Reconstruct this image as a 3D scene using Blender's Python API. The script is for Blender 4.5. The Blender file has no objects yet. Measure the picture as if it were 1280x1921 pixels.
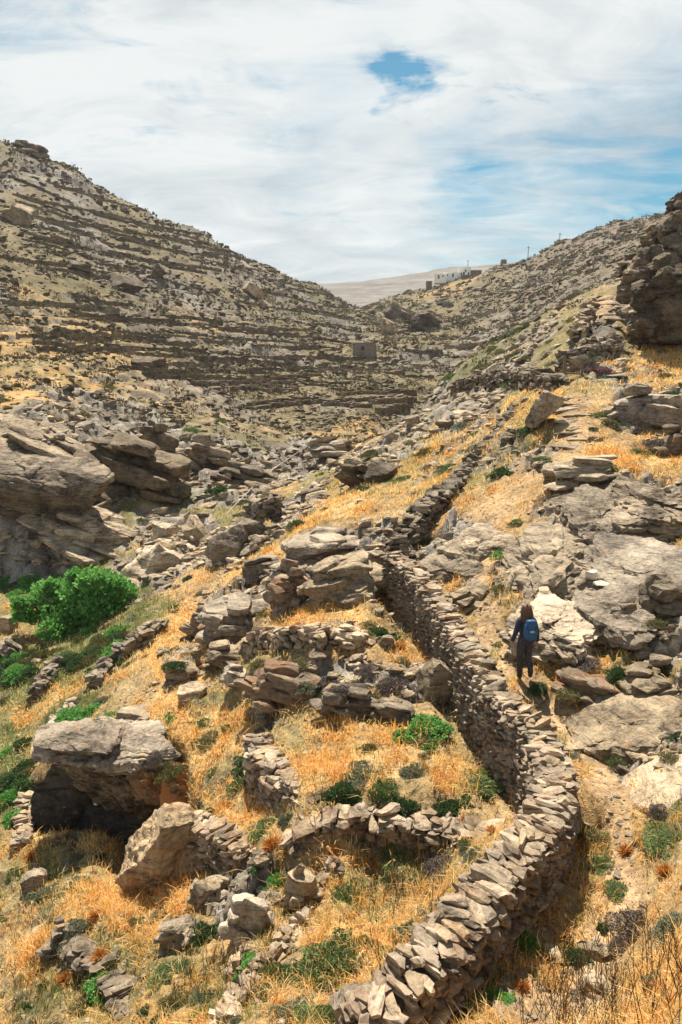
import bpy, bmesh, math, random, re
import numpy as np
from mathutils import Vector, Matrix, Euler

SC = bpy.context.scene
COL = SC.collection
rad = math.radians

# ------------------------------------------------------------------ camera
FPX, CU, CV = 1387.0, 640.0, 960.5           # focal length and centre, in the photograph's pixels
PITCH = rad(11.4)
cam_d = bpy.data.cameras.new('camera'); cam = bpy.data.objects.new('camera', cam_d); COL.objects.link(cam)
cam_d.sensor_fit = 'VERTICAL'; cam_d.sensor_height = 36; cam_d.sensor_width = 24
cam_d.lens = FPX / 1921 * 36
cam_d.clip_start = 0.1; cam_d.clip_end = 6000
cam.location = (0, 0, 0); cam.rotation_euler = (math.pi / 2 - PITCH, 0, 0)
SC.camera = cam

# ------------------------------------------------------------------ sun, sky, exposure
SUN = Vector((-0.08, 0.47, 0.88)).normalized()
sun_d = bpy.data.lights.new('sun', 'SUN'); sun = bpy.data.objects.new('sun', sun_d); COL.objects.link(sun)
sun_d.energy = 5.0; sun_d.angle = rad(0.5); sun_d.color = (1.0, 0.92, 0.79)
sun.rotation_euler = (-SUN).to_track_quat('-Z', 'Y').to_euler(); sun.location = (0, 0, 60)
SC.view_settings.view_transform = 'Standard'; SC.view_settings.look = 'None'
SC.view_settings.exposure = 1.08; SC.view_settings.gamma = 1.0; SC.view_settings.use_curve_mapping = False

def ray(u, v):
    a = (u - CU) / FPX; b = (CV - v) / FPX
    y = math.cos(PITCH) + b * math.sin(PITCH); z = -math.sin(PITCH) + b * math.cos(PITCH)
    return a / y, z / y                       # x/y and z/y of the sight line
def sky_dir(u, v):
    s, e = ray(u, v); return Vector((s, 1, e)).normalized()

class NT:
    """small node-graph helper"""
    def __init__(self, tree): self.t = tree; self.n = tree.nodes; self.l = tree.links
    def node(self, typ, **kw):
        n = self.n.new(typ)
        for k, v in kw.items():
            if k.startswith('i_'):
                key = k[2:]; key = int(key) if key.isdigit() else key.replace('_', ' ')
                self.put(n.inputs[key], v)
            else: setattr(n, k, v)
        return n
    def put(self, sock, v):
        if isinstance(v, bpy.types.NodeSocket): self.l.new(v, sock)
        elif isinstance(v, bpy.types.Node): self.l.new(v.outputs[0], sock)
        else:
            if isinstance(v, (tuple, list)) and len(v) == 3 and len(sock.default_value) == 4: v = (*v, 1)
            sock.default_value = v
    def math(self, op, a, b=0.5, clamp=False):
        n = self.n.new('ShaderNodeMath'); n.operation = op; n.use_clamp = clamp
        self.put(n.inputs[0], a); self.put(n.inputs[1], b); return n.outputs[0]
    def vmath(self, op, a, b=None):
        n = self.n.new('ShaderNodeVectorMath'); n.operation = op
        self.put(n.inputs[0], a)
        if b is not None: self.put(n.inputs[3] if op == 'SCALE' else n.inputs[1], b)
        return n.outputs['Value'] if op in ('DOT_PRODUCT', 'LENGTH', 'DISTANCE') else n.outputs[0]
    def noise(self, vec, scale, detail=4, rough=0.55, dist=0.0, color=False):
        n = self.n.new('ShaderNodeTexNoise'); self.put(n.inputs['Vector'], vec)
        n.inputs['Scale'].default_value = scale; n.inputs['Detail'].default_value = detail
        n.inputs['Roughness'].default_value = rough; n.inputs['Distortion'].default_value = dist
        return n.outputs[1 if color else 0]
    def ramp(self, fac, stops):
        n = self.n.new('ShaderNodeValToRGB'); self.put(n.inputs[0], fac); e = n.color_ramp.elements
        while len(e) > 1: e.remove(e[-1])
        for i, (p, c) in enumerate(stops):
            if isinstance(c, (int, float)): c = (c, c, c)
            q = e[0] if i == 0 else e.new(p)
            q.position = p; q.color = (*c, 1)
        return n.outputs[0]
    def mix(self, fac, a, b, mode='MIX'):
        n = self.n.new('ShaderNodeMix'); n.data_type = 'RGBA'; n.blend_type = mode
        self.put(n.inputs[0], fac); self.put(n.inputs[6], a); self.put(n.inputs[7], b); return n.outputs[2]
    def maprange(self, v, a, b, c=0.0, d=1.0):
        n = self.n.new('ShaderNodeMapRange'); n.interpolation_type = 'SMOOTHSTEP'
        for i, x in enumerate((v, a, b, c, d)): self.put(n.inputs[i], x)
        return n.outputs[0]

def build_world():
    w = bpy.data.worlds.new('World'); SC.world = w; w.use_nodes = True
    T = NT(w.node_tree); T.n.clear()
    out = T.node('ShaderNodeOutputWorld')
    sky = T.node('ShaderNodeTexSky', sky_type='NISHITA')
    sky.sun_disc = False; sky.sun_elevation = math.asin(SUN.z); sky.sun_rotation = math.atan2(SUN.x, SUN.y)
    sky.altitude = 200; sky.air_density = 1.0; sky.dust_density = 0.6; sky.ozone_density = 2.0
    bg = T.node('ShaderNodeBackground', i_0=T.mix(1.0, sky.outputs[0], (0.29, 0.82, 0.84), 'MULTIPLY'), i_1=0.05)
    d = T.node('ShaderNodeTexCoord').outputs['Generated']
    sx = T.node('ShaderNodeSeparateXYZ', i_0=d)
    den = T.math('ADD', T.math('MAXIMUM', sx.outputs[2], 0.0), 0.16)
    p = T.node('ShaderNodeCombineXYZ', i_0=T.math('DIVIDE', sx.outputs[0], den), i_1=T.math('DIVIDE', sx.outputs[1], den)).outputs[0]
    mp = T.node('ShaderNodeMapping', i_0=p, i_2=(0, 0, rad(24)), i_3=(0.75, 1.5, 1)).outputs[0]
    big = T.noise(mp, 0.75, 7, 0.6, 0.7)
    fine = T.noise(mp, 2.6, 8, 0.62, 1.0)
    # holes where blue shows between the clouds (directions in the sky)
    wob = T.noise(T.node('ShaderNodeMapping', i_0=d, i_3=(1, 1, 2.2)).outputs[0], 9.0, 7, 0.62, color=True)
    dw = T.vmath('ADD', d, T.vmath('SCALE', T.vmath('SUBTRACT', wob, (0.5, 0.5, 0.5)), 0.15))
    hole = None
    for (u, v, r, k) in ((735, 134, .024, .95), (772, 142, .020, .8), (712, 120, .03, .35), (905, 366, .055, .72), (965, 345, .045, .6), (1170, 365, .10, .80), (1285, 395, .13, 1.0),
                         (1290, 305, .08, .55), (990, 458, .07, .5), (1080, 400, .08, .5), (870, 275, .05, .38), (645, 205, .07, .2), (800, 425, .08, .15), (720, 60, .05, .15), (560, 300, .06, .15)):
        x = T.math('MULTIPLY', T.maprange(T.vmath('DISTANCE', dw, tuple(sky_dir(u, v))), r * 1.7, r * 0.15), k)
        hole = x if hole is None else T.math('MAXIMUM', hole, x)
    dens = T.math('ADD', T.math('MULTIPLY', big, 0.55), T.math('MULTIPLY', fine, 0.45))
    thr = T.maprange(sx.outputs[2], 0.42, 0.75, 0.30, 0.50)          # the layer breaks up towards the zenith
    cover = T.maprange(dens, thr, T.math('ADD', thr, 0.16))
    cover = T.math('SUBTRACT', cover, T.math('MULTIPLY', hole, T.maprange(fine, 0.66, 0.36, 0.35, 1.2)), clamp=True)
    cover = T.math('MINIMUM', cover, 0.97)
    shade = T.noise(T.node('ShaderNodeMapping', i_0=p, i_1=(3.1, 1.2, 0), i_2=(0, 0, rad(20)), i_3=(0.6, 1.5, 1)).outputs[0], 0.8, 6, 0.55, 0.5)
    st2 = T.noise(T.node('ShaderNodeMapping', i_0=p, i_1=(1.1, 4.2, 0), i_2=(0, 0, rad(28)), i_3=(1.1, 2.0, 1)).outputs[0], 1.7, 9, 0.66, 1.2)
    shade = T.math('ADD', T.math('MULTIPLY', shade, 0.5), T.math('MULTIPLY', st2, 0.5))
    cc = T.ramp(shade, [(0.36, (0.235, 0.262, 0.28)), (0.46, (0.315, 0.338, 0.348)), (0.58, (0.41, 0.419, 0.415))])
    bc = T.node('ShaderNodeBackground', i_0=cc, i_1=1.0)
    ms = T.node('ShaderNodeMixShader', i_0=cover, i_1=bg.outputs[0], i_2=bc.outputs[0])
    T.l.new(ms.outputs[0], out.inputs[0])
build_world()

# ------------------------------------------------------------------ noise
_rs = np.random.RandomState(7)
_R2 = _rs.rand(256, 256)
_P = np.concatenate([_rs.permutation(256)] * 3)
_V = _rs.rand(256)
def vn2(x, y):
    ix = np.floor(x).astype(np.int64); iy = np.floor(y).astype(np.int64); fx = x - ix; fy = y - iy
    fx = fx * fx * fx * (fx * (fx * 6 - 15) + 10); fy = fy * fy * fy * (fy * (fy * 6 - 15) + 10)
    i0 = ix & 255; i1 = (ix + 1) & 255; j0 = iy & 255; j1 = (iy + 1) & 255
    a = _R2[i0, j0]; b = _R2[i1, j0]; c = _R2[i0, j1]; d = _R2[i1, j1]
    return (a + (b - a) * fx + (c - a) * fy + (a - b - c + d) * fx * fy) * 2 - 1
def fbm2(x, y, o=4, g=0.5):
    s = 0; a = 1.0; t = 0; c, n = math.cos(0.6), math.sin(0.6)
    for _ in range(o):
        s = s + a * vn2(x, y); t += a; a *= g
        x, y = (x * c - y * n) * 2.03 + 17.3, (x * n + y * c) * 2.03 + 5.1
    return s / t
def vn3(p):
    i = np.floor(p).astype(np.int64); f = p - i; f = f * f * (3 - 2 * f); i &= 255
    def h(a, b, c): return _V[_P[_P[_P[(i[:, 0] + a) & 255] + ((i[:, 1] + b) & 255)] + ((i[:, 2] + c) & 255)]]
    x, y, z = f[:, 0], f[:, 1], f[:, 2]
    l = lambda a, b, t: a + (b - a) * t
    return l(l(l(h(0,0,0), h(1,0,0), x), l(h(0,1,0), h(1,1,0), x), y), l(l(h(0,0,1), h(1,0,1), x), l(h(0,1,1), h(1,1,1), x), y), z) * 2 - 1
def fbm3(p, o=4, g=0.5):
    s = 0; a = 1.0; t = 0
    for _ in range(o): s = s + a * vn3(p); t += a; a *= g; p = p * 2.03 + 11.7
    return s / t
def sstep(a, b, x):
    t = np.clip((x - a) / (b - a), 0, 1); return t * t * (3 - 2 * t)

# ------------------------------------------------------------------ the lie of the land: surveyed points (sight line, distance)
PTS = [
 # left hill: skyline and flank
 (0,262,200),(130,310,205),(250,385,220),(370,435,240),(480,490,265),(590,532,300),
 (0,400,150),(0,550,100),(0,700,68),(0,790,53),(200,450,170),(200,550,120),(200,650,90),(200,740,68),(200,800,57),
 (400,520,180),(400,600,135),(400,700,95),(400,800,67),(400,850,58),(550,600,190),(550,700,120),(550,800,80),(550,870,60),
 (640,570,270),(650,650,165),(650,720,112),(650,790,84),(-300,250,150),(-300,550,85),(-300,750,55),
 # head of the valley, terraces
 (750,750,104),(760,690,140),(770,640,175),(700,780,90),(720,590,290),
 # far right flank
 (1280,395,300),(1160,415,310),(1050,455,330),(930,500,350),(850,524,375),(780,550,400),(715,566,410),
 (850,600,280),(1000,520,270),(1150,470,230),(800,600,260),(900,580,240),(1000,580,190),(1100,520,180),(1600,300,260),(1600,420,150),
 # distant hill beyond the saddle
 (590,533,900),(700,527,900),(780,513,900),(850,501,900),(930,495,900),(1000,491,900),(780,548,650),(690,566,560),(1100,500,900),(300,545,900),(1280,480,900),(0,560,900),
 # ridge of the near right slope
 (600,885,50),(700,818,60),(780,778,64),(830,712,68),(900,658,70),(960,612,68),(1060,562,62),(1160,530,57),
 (1180,640,42),(1280,660,39),(1280,560,47),(1600,600,36),(1600,760,26),
 # path and right slope
 (1140,600,44),(1120,680,37),(1070,740,32),(1075,830,27),(1000,870,26),(1100,900,23.5),(1280,760,31),(1280,900,23.5),(1200,830,27),
 (950,920,24.8),(870,950,25),(980,1000,21.5),(1120,1000,20.5),(1280,1000,20),(1280,1100,17),(1100,1150,17),(920,1080,19.8),(850,1060,21.3),
 (920,1180,17.4),(985,1285,15),(1150,1280,14.5),(1280,1250,14.4),(1280,1400,11.8),(1100,1400,12.9),(1180,1500,11.2),(1280,1550,9.8),
 (1160,1650,9.6),(1280,1700,7.9),(1150,1800,8.2),(1000,1850,7.6),(1280,1921,5.3),(1000,1921,6.9),(1150,1921,6.4),(870,1850,7.5),(980,1760,8.35),(1090,1625,9.9),
 (780,1921,7.1),(1120,1450,12.1),(1600,900,20),(1600,1200,12),(1600,1600,7),(1600,1921,4.6),
 # ground left of the long wall
 (700,1110,21.3),(740,1190,18.9),(780,1300,16.3),(860,1410,14.1),(930,1500,12.6),(970,1560,11.7),
 (700,1400,13.9),(600,1440,13.4),(850,1500,12.5),(560,1500,12.6),(800,1400,14),(640,1370,14.9),
 (700,1515,12.2),(800,1520,12.1),(600,1520,12.2),(880,1540,11.9),
 (700,1610,11.8),(800,1605,11.7),(600,1640,11.5),(800,1700,10.3),(700,1700,10.5),(620,1750,9.9),(560,1860,8.8),(660,1921,8.2),(900,1640,10.6),
 # lower left
 (480,1750,10.3),(400,1850,9.6),(300,1800,10.6),(200,1720,11.9),(100,1800,11.7),(0,1921,11),(0,1700,14.3),(100,1660,14.5),(60,1560,16.5),(0,1500,18.5),
 (0,1400,22),(50,1450,19.5),(300,1400,17),(420,1450,15.3),(200,1385,18.3),(450,1560,13.5),(350,1480,15.4),(150,1625,15),(250,1610,15.1),
 (230,1690,13.1),(420,1700,11.9),(530,1690,11.2),(530,1590,12.6),(-300,1700,15),(-300,1921,12),(-300,1300,28),(-300,1000,42),
 (150,1860,10.9),(230,1880,10.4),(130,1770,11.9),
 # left middle
 (300,1300,19.5),(200,1280,22.5),(100,1320,22.8),(0,1300,26),(230,1180,27.5),(100,1220,28.5),(0,1220,30),(140,1175,32),(0,1120,37),(250,1110,33),(330,1080,32.5),
 (100,1085,40),(100,870,46),(0,1085,41),(0,870,45),(200,1010,42),(300,1010,41),(250,900,48),(330,960,46),(400,900,50),(450,960,44),(420,1010,36),(500,900,52),
 (500,1000,33),(600,1000,28),(620,930,36),(540,960,37),(700,960,28.5),(700,880,39),(800,880,33),(800,800,46),(880,800,38),(930,740,42),(900,720,50),(1000,680,45),(1000,620,56),(1060,580,54),
 (450,1100,28),(380,1180,25),(550,1100,24),(620,1060,25),(500,1180,21),(620,1170,19.4),(450,1250,19.5),(400,1330,18),(600,1340,15.9),(500,1335,16.5),(600,1205,18.2),(740,1320,15.9),(700,1230,17.6),
]
ctrl = []
for (u, v, d) in PTS:
    s, e = ray(u, v); ctrl.append((s, math.log(d), e))
for (u, v, d, dz) in [(0,262,250,-12),(130,310,255,-14),(250,385,270,-16),(370,435,295,-18),(480,490,330,-20),(590,532,370,-22),
                      (1280,395,380,-15),(1160,415,390,-15),(1050,455,410,-18),(930,500,430,-18),(850,524,450,-18),
                      (830,712,95,-6.5),(900,658,100,-7),(960,612,100,-7.5),(1060,562,95,-6),(1160,530,90,-2),(780,778,80,-2.5),(700,818,74,-1.0)]:
    s, e = ray(u, v); ctrl.append((s, math.log(d), e + dz / d))
for (u, v) in [(0,600),(300,580),(590,565),(700,560),(850,540),(930,530),(1100,530),(1280,520)]:
    for d in (1150, 1350):
        s, e = ray(u, v); ctrl.append((s, math.log(d), e))
for (x, y, z) in [(0,3,-4.6),(2.2,2.8,-3.6),(-2.5,3,-5.2),(0.8,5,-6.0),(-1,5.5,-6.7),(-3,5.5,-7.4),(-6,7,-9.6)]:
    ctrl.append((x / y, math.log(y), z / y))
ctrl = np.array(ctrl)
KS, KL = 3.0, 1.0
def rbf_fit(c):
    X = np.stack([c[:, 0] * KS, c[:, 1] * KL], 1); n = len(X)
    D = np.sqrt(((X[:, None] - X[None]) ** 2).sum(-1)); A = np.zeros((n + 3, n + 3))
    A[:n, :n] = D ** 1.35 + np.eye(n) * 1e-4 * -1; A[:n, n] = 1; A[:n, n+1:] = X; A[n, :n] = 1; A[n+1:, :n] = X.T
    return X, np.linalg.solve(A, np.concatenate([c[:, 2], np.zeros(3)]))
_X, _W = rbf_fit(ctrl)
def rbf(s, L):
    q = np.stack([s * KS, L * KL], -1).reshape(-1, 2).astype(np.float32); out = np.empty(len(q))
    X = _X.astype(np.float32); w = _W[:-3].astype(np.float32)
    for i in range(0, len(q), 20000):
        b = q[i:i+20000]
        D2 = (b[:, None, 0] - X[None, :, 0]) ** 2 + (b[:, None, 1] - X[None, :, 1]) ** 2
        out[i:i+20000] = (D2 ** 0.675) @ w + _W[-3] + b @ _W[-2:]
    return out.reshape(np.shape(s))

NC, NR = 500, 880
cs = np.concatenate([np.linspace(-0.85, -0.54, 36)[:-1], np.linspace(-0.54, 0.54, NC - 70), np.linspace(0.54, 0.85, 36)[1:]])
NC = len(cs)
Ls = np.concatenate([np.linspace(math.log(2.6), math.log(5.5), 60)[:-1], np.linspace(math.log(5.5), math.log(440), NR - 110), np.linspace(math.log(440), math.log(1300), 130)[1:]])
NR = len(Ls)
csub, Lsub = cs[::3], Ls[::3]
def upsample(E):
    t = np.empty((len(Lsub), NC))
    for i in range(len(Lsub)): t[i] = np.interp(cs, csub, E[i])
    o = np.empty((NR, NC))
    for j in range(NC): o[:, j] = np.interp(Ls, Lsub, t[:, j])
    return o
S2, L2 = np.meshgrid(csub, Lsub)
E0 = upsample(rbf(S2, L2))
SG, LG = np.meshgrid(cs, Ls); YG = np.exp(LG); XG = SG * YG

class Grid:
    def __init__(self, E): self.E = E
    def at(self, s, L):
        s = np.asarray(s, float); L = np.asarray(L, float)
        c = np.clip(np.interp(s, cs, np.arange(NC)), 0, NC - 1.001); r = np.clip(np.interp(L, Ls, np.arange(NR)), 0, NR - 1.001)
        c0 = c.astype(int); r0 = r.astype(int); fc = c - c0; fr = r - r0; E = self.E
        return (E[r0, c0]*(1-fc)+E[r0, c0+1]*fc)*(1-fr)+(E[r0+1, c0]*(1-fc)+E[r0+1, c0+1]*fc)*fr
    def z(self, x, y):
        y = np.maximum(np.asarray(y, float), 2.7); return self.at(np.asarray(x) / y, np.log(y)) * y
    def hit(self, u, v, lo=4.0):
        s, e = ray(u, v); L = np.linspace(math.log(lo), math.log(1250), 5000)
        k = np.nonzero(self.at(np.full(5000, s), L) >= e)[0]
        return math.exp(L[k[0]]) if len(k) else 900.0
    def pt(self, u, v):
        y = self.hit(u, v); s, e = ray(u, v); return Vector((s * y, y, float(self.z(s * y, y))))
GB = Grid(E0)
WX = fbm2(SG * 22 + 50, LG * 18, 4); WY = fbm2(SG * 22 + 9, LG * 18 + 70, 4)

def blob_field(blobs):
    """areas of ground: ellipses on the ground found from a sight line and its extents"""
    F = np.zeros((NR, NC))
    for b in blobs:
        u, v, ru, rv = b[:4]; k = b[4] if len(b) > 4 else 1.0
        y0 = GB.hit(u, v + rv); y1 = GB.hit(u, v - rv); yc = GB.hit(u, v)
        if y1 > yc * 2.2: y1 = yc * yc / y0
        s = ray(u, v)[0]
        ds = ru / FPX * 1.05; Lc = 0.5 * (math.log(y0) + math.log(y1)); dL = max(0.5 * abs(math.log(y1) - math.log(y0)), 0.01)
        q = ((SG - s) / ds + 0.55 * WX) ** 2 + ((LG - Lc) / dL + 0.55 * WY) ** 2
        F = np.maximum(F, k * (1 - sstep(0.55, 1.3, q)))
    return F
nz_a = fbm2(XG / YG * 26 + 3, LG * 22, 4)          # break-up that keeps its size relative to distance
wob = lambda F: np.clip(F + 0.38 * nz_a * (F > 0.02) * (F < 0.98), 0, 1)
ROCK = wob(blob_field([
 (90,870,140,110),(230,830,130,80),(120,1000,140,70),(300,1050,80,50),(450,890,110,60),(330,1000,80,40),(570,860,70,40),(60,1040,90,60),
 (620,1060,110,50),(450,1150,90,50),(430,1030,60,50),(690,1020,60,40),(560,950,60,22),(500,1010,50,25),
 (1060,1040,120,60),(1180,930,130,45),(1190,1080,100,80),(1030,1150,80,40),(1220,760,80,40),(1215,1430,80,45),(1200,1320,90,40),(1250,1200,60,60),
 (850,1010,70,35),(870,1110,30,25),(1230,520,80,120),(1110,650,40,60),(620,1270,150,45),(790,1275,45,45),(450,1690,80,45),(340,1245,45,30),
 (900,730,110,40,.8),(780,800,60,40,.8),(680,860,60,30,.8),(960,670,90,40,.7),(640,1185,50,25,.7),(890,790,60,60,.55),(1000,860,40,40,.5),(830,860,50,30,.45),(720,850,60,30,.6),(1190,700,60,30,.5),(930,850,40,30,.5)]))
PATH = blob_field([(1175,1700,26,60),(1165,1620,26,60),(1160,1540,28,60),(1135,1470,34,60),(1095,1400,36,50),(1040,1345,40,40),(1000,1300,35,40),(950,1235,22,50),(915,1180,22,50),
 (890,1120,24,40),(900,1070,26,40),(905,985,60,22,.7),(1150,1780,40,60,.8),(1110,1850,60,70,.8),(980,1880,80,50,.8),(1075,790,34,60,.7),(1130,600,30,50,.9),(1060,870,50,20,.5),(930,950,60,20,.5)])
GREEN = wob(blob_field([(160,1220,150,50),(60,1260,90,60),(30,1450,50,90),(330,930,40,50),(60,1090,110,40),(420,950,60,30,.7),(250,1140,60,50),(130,1340,60,30),
 (900,870,90,60,.45),(760,880,80,50,.35),(870,690,90,50,.6),(440,1880,60,40,.5),(880,1860,80,50,.6),(80,1850,100,60,.45),(780,1640,120,40,.6),(200,1790,120,60,.5),(420,1850,90,50,.55),(60,1600,60,90,.5),(120,1690,60,40,.4),(560,1670,40,50,.5),(690,1690,70,40,.45),(620,590,60,40,.5),(1120,1620,30,60,.5),(1250,1560,50,50,.6)]))
GOLD = wob(blob_field([(680,1420,150,70),(380,1400,130,70),(340,1230,70,80),(700,1760,150,90),(230,1700,170,60),(600,1160,100,25),(1130,985,80,25),(1180,860,110,25),(1230,690,60,40),(480,1500,80,60),(300,1330,90,30),
 (850,850,150,50,.8),(620,960,80,25,.9),(480,1070,70,30,.8),(100,1300,90,30,.7),(60,1600,60,80,.8),(120,1780,120,80,.75),(1240,1850,80,90),(900,1080,60,40,.7),(1040,1280,80,40,.8),(860,1460,60,40,.9),
 (700,800,60,25,.7),(650,820,80,20,.6),(120,740,130,50,.8),(60,640,120,60,.7),(250,690,150,60,.65),(420,620,130,40,.45),(150,600,150,30,.5),(350,750,120,25,.6),(850,540,60,14,.7),(1000,780,50,40,.7)]))

def vor(x, y):
    ix = np.floor(x).astype(np.int64); iy = np.floor(y).astype(np.int64)
    f1 = np.full(x.shape, 9.0); f2 = f1.copy(); h = np.zeros(x.shape); vx = np.zeros(x.shape); vy = np.zeros(x.shape)
    for a in (-1, 0, 1):
        for b in (-1, 0, 1):
            i = (ix + a) & 255; j = (iy + b) & 255
            px = ix + a + 0.1 + 0.8 * _R2[i, j]; py = iy + b + 0.1 + 0.8 * _R2[(j + 77) & 255, (i + 31) & 255]
            d = np.hypot(px - x, py - y); m = d < f1
            f2 = np.where(m, f1, np.minimum(f2, d)); f1 = np.where(m, d, f1); h = np.where(m, _R2[(i + 13) & 255, (j + 101) & 255], h); vx = np.where(m, x - px, vx); vy = np.where(m, y - py, vy)
    return f1, f2, h, vx, vy
def blocks(size, seed):
    """bedrock broken along joints into tilted blocks of about this size; returns relief in metres and a value per block"""
    a = 0.5; X = (XG * math.cos(a) + YG * math.sin(a)) / size / 1.5 + seed; Y = (-XG * math.sin(a) + YG * math.cos(a)) / size + seed * 1.7
    X = X + 0.35 * fbm2(X * 1.3, Y * 1.3, 3); Y = Y + 0.35 * fbm2(X * 1.3 + 40, Y * 1.3, 3)
    f1, f2, h, vx, vy = vor(X, Y); h2 = (h * 7.13) % 1; h3 = (h * 13.7) % 1
    r = (h - .5) * 0.75 * size + size * (vx * (0.10 + (h2 - .5) * .5) + vy * (-0.30 + (h3 - .5) * .5)) - 0.30 * size * (1 - sstep(0.0, 0.14, f2 - f1))
    return r, h
# terraces, ledges and roughness
FAR = sstep(50, 85, YG)
z0 = E0 * YG
def stepped(t, s, a=0.62):
    q = t / s; f = q - np.floor(q); g = sstep(a, 1.0, f)
    return (g - f) * s
octs = np.zeros_like(YG)
for i, w in enumerate((40, 20, 10, 5, 2.5, 1.2, 0.6, 0.3, 0.15)):
    m = (1 - sstep(0.12, 0.3, w / YG)) * sstep(0.002, 0.006, w / YG)
    amp = 0.034 * w * (1 + 1.3 * ROCK) * (1 - 0.75 * PATH)
    octs += m * amp * fbm2(XG / w + 9.1 * i, YG / w + 3.7 * i, 2)
zt = z0 + octs
warp = fbm2(XG / 30, YG / 30, 3)
LEFT = sstep(0.10, -0.02, SG) * FAR
terr_on = FAR * sstep(-0.12, 0.22, fbm2(XG / 28 + 40, YG / 28, 3)) * (YG < 450)
tb = zt + 1.6 * warp + 0.5 * fbm2(XG / 7, YG / 7, 2)
d_terr = stepped(tb, 1.4, 0.72) * 0.5 * terr_on
bed = 0.10 * XG - 0.06 * YG
near_r = ROCK * (YG < 36); mid_r = ROCK * (YG >= 20) * (YG < 90)
br = zt + bed + 0.25 * fbm2(XG / 2.2, YG / 2.2, 3)
d_bed = stepped(br, 0.34, 0.5) * 0.9 * ROCK * (1 - sstep(24, 34, YG)) + stepped(br + 0.3 * fbm2(XG / 6, YG / 6, 2), 0.9, 0.55) * 0.8 * ROCK * sstep(22, 34, YG) * (1 - FAR)
far_rock = sstep(0.0, 0.40, fbm2(XG / 16 + 7, YG / 16 + 2, 4)) * FAR
d_fr = stepped(zt + 0.12 * XG - 0.1 * YG + 0.8 * warp, 1.5, 0.6) * 0.9 * far_rock * (YG < 450)
d_blk = np.zeros_like(YG); BLKH = np.zeros_like(YG)
STONY = np.clip(ROCK + 0.55 * sstep(0.05, 0.45, fbm2(SG * 40 + 11, LG * 36, 3)) * (1 - 0.7 * GOLD), 0, 1) * (1 - .85 * PATH)
for sz, ya, yb, k in ((0.28, 0, 16, .8), (0.75, 9, 34, .9), (1.7, 20, 75, .42), (3.2, 55, 130, .22), (6.0, 110, 480, .30)):
    b_, h_ = blocks(sz, 3.3 * sz)
    m_ = sstep(ya * .8, ya * 1.2, YG) * (1 - sstep(yb * .8, yb * 1.2, YG)) if ya else (1 - sstep(yb * .8, yb * 1.2, YG))
    on = np.where(YG < 50, STONY, np.clip(far_rock * .9 + ROCK, 0, 1))
    d_blk += np.maximum(b_, -0.35 * sz) * m_ * k * on; BLKH = np.where(m_ > .5, h_, BLKH)
ZZ = zt + d_terr + d_bed * 0.7 + d_fr * 0.35 + d_blk
def line3(pts): return [np.array((ray(u, v)[0] * d, d, ray(u, v)[1] * d)) for (u, v, d) in pts]
def fill(pts, side, drop, width, rough=0.05, lower=False):
    """made ground held up on one side (+1 right, -1 left of the run) of a crest line, level with the crest"""
    P = line3(pts); dist = np.full(YG.shape, 1e9); tgt = np.zeros(YG.shape); sg = np.zeros(YG.shape); over = np.zeros(YG.shape)
    for i, (a, b) in enumerate(zip(P, P[1:])):
        d = b[:2] - a[:2]; l2 = d @ d
        t_ = ((XG - a[0]) * d[0] + (YG - a[1]) * d[1]) / l2; t = np.clip(t_, 0, 1); ov = np.maximum(-t_ if i == 0 else 0, (t_ - 1) if i == len(P) - 2 else 0) * math.sqrt(l2)
        ex = XG - (a[0] + t * d[0]); ey = YG - (a[1] + t * d[1]); q = np.hypot(ex, ey); m = q < dist
        dist = np.where(m, q, dist); over = np.where(m, np.maximum(ov, 0), over); tgt = np.where(m, a[2] + t * (b[2] - a[2]), tgt); sg = np.where(m, np.sign(ex * d[1] - ey * d[0]), sg)
    w = (1 - sstep(width * 0.3, width, dist)) * sstep(-0.04, 0.34, dist * sg * side) * (1 - sstep(0.0, width * .6, over))
    z = tgt - drop + rough * fbm2(XG / .7, YG / .7, 3)
    up = (z < ZZ) if lower else (z > ZZ)
    ZZ[...] = np.where(up, ZZ + (z - ZZ) * w, ZZ)
MAIN = [(668,1912,6.7),(725,1868,6.8),(790,1800,7.1),(850,1735,7.5),(905,1668,8.1),(965,1600,8.85),(1020,1540,9.6),(1046,1480,10.4),(1037,1430,11.3),(1012,1372,12.5),(975,1335,13.2),(936,1303,13.9),
        (902,1250,15.0),(866,1190,16.5),(815,1115,18.8),(775,1070,20.6),(735,1040,22.0)]
WC = [(485,1385,14.9),(492,1410,14.5),(515,1440,13.9),(545,1462,13.4),(585,1490,12.9),(603,1515,12.5)]
WD = [(545,1580,12.0),(575,1545,12.1),(620,1530,12.15),(680,1530,12.1),(740,1530,12.05),(800,1545,11.9),(870,1560,11.7),(915,1570,11.5)]
WE = [(345,1535,13.8),(372,1545,13.5),(410,1562,13.2),(450,1585,12.8),(490,1610,12.4),(522,1622,12.1)]
WF = [(105,1768,12.0),(140,1775,11.7),(175,1790,11.4),(210,1820,11.0),(238,1860,10.5),(250,1910,10.0)]
LEDGE = [(505,1242,17.9),(560,1214,17.9),(620,1222,17.6),(680,1262,16.8),(740,1270,16.7),(800,1262,16.9)]
CAVE = [(125,1402,18.6),(165,1405,18.5),(215,1412,18.3),(290,1438,17.9),(350,1480,17.0),(375,1530,14.9)]
fill(MAIN[8:], 1, 0.42, 1.6); fill(MAIN[:8], -1, 0.8, 1.8); fill(MAIN[:8], 1, 0.8, 0.7, lower=True); fill(MAIN[8:], -1, 1.6, 1.2, lower=True)
fill(WD, -1, 0.10, 2.2); fill(WC, -1, 0.10, 1.8); fill(WE, -1, 0.10, 2.0); fill(WF, -1, 0.08, 1.8)
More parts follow.
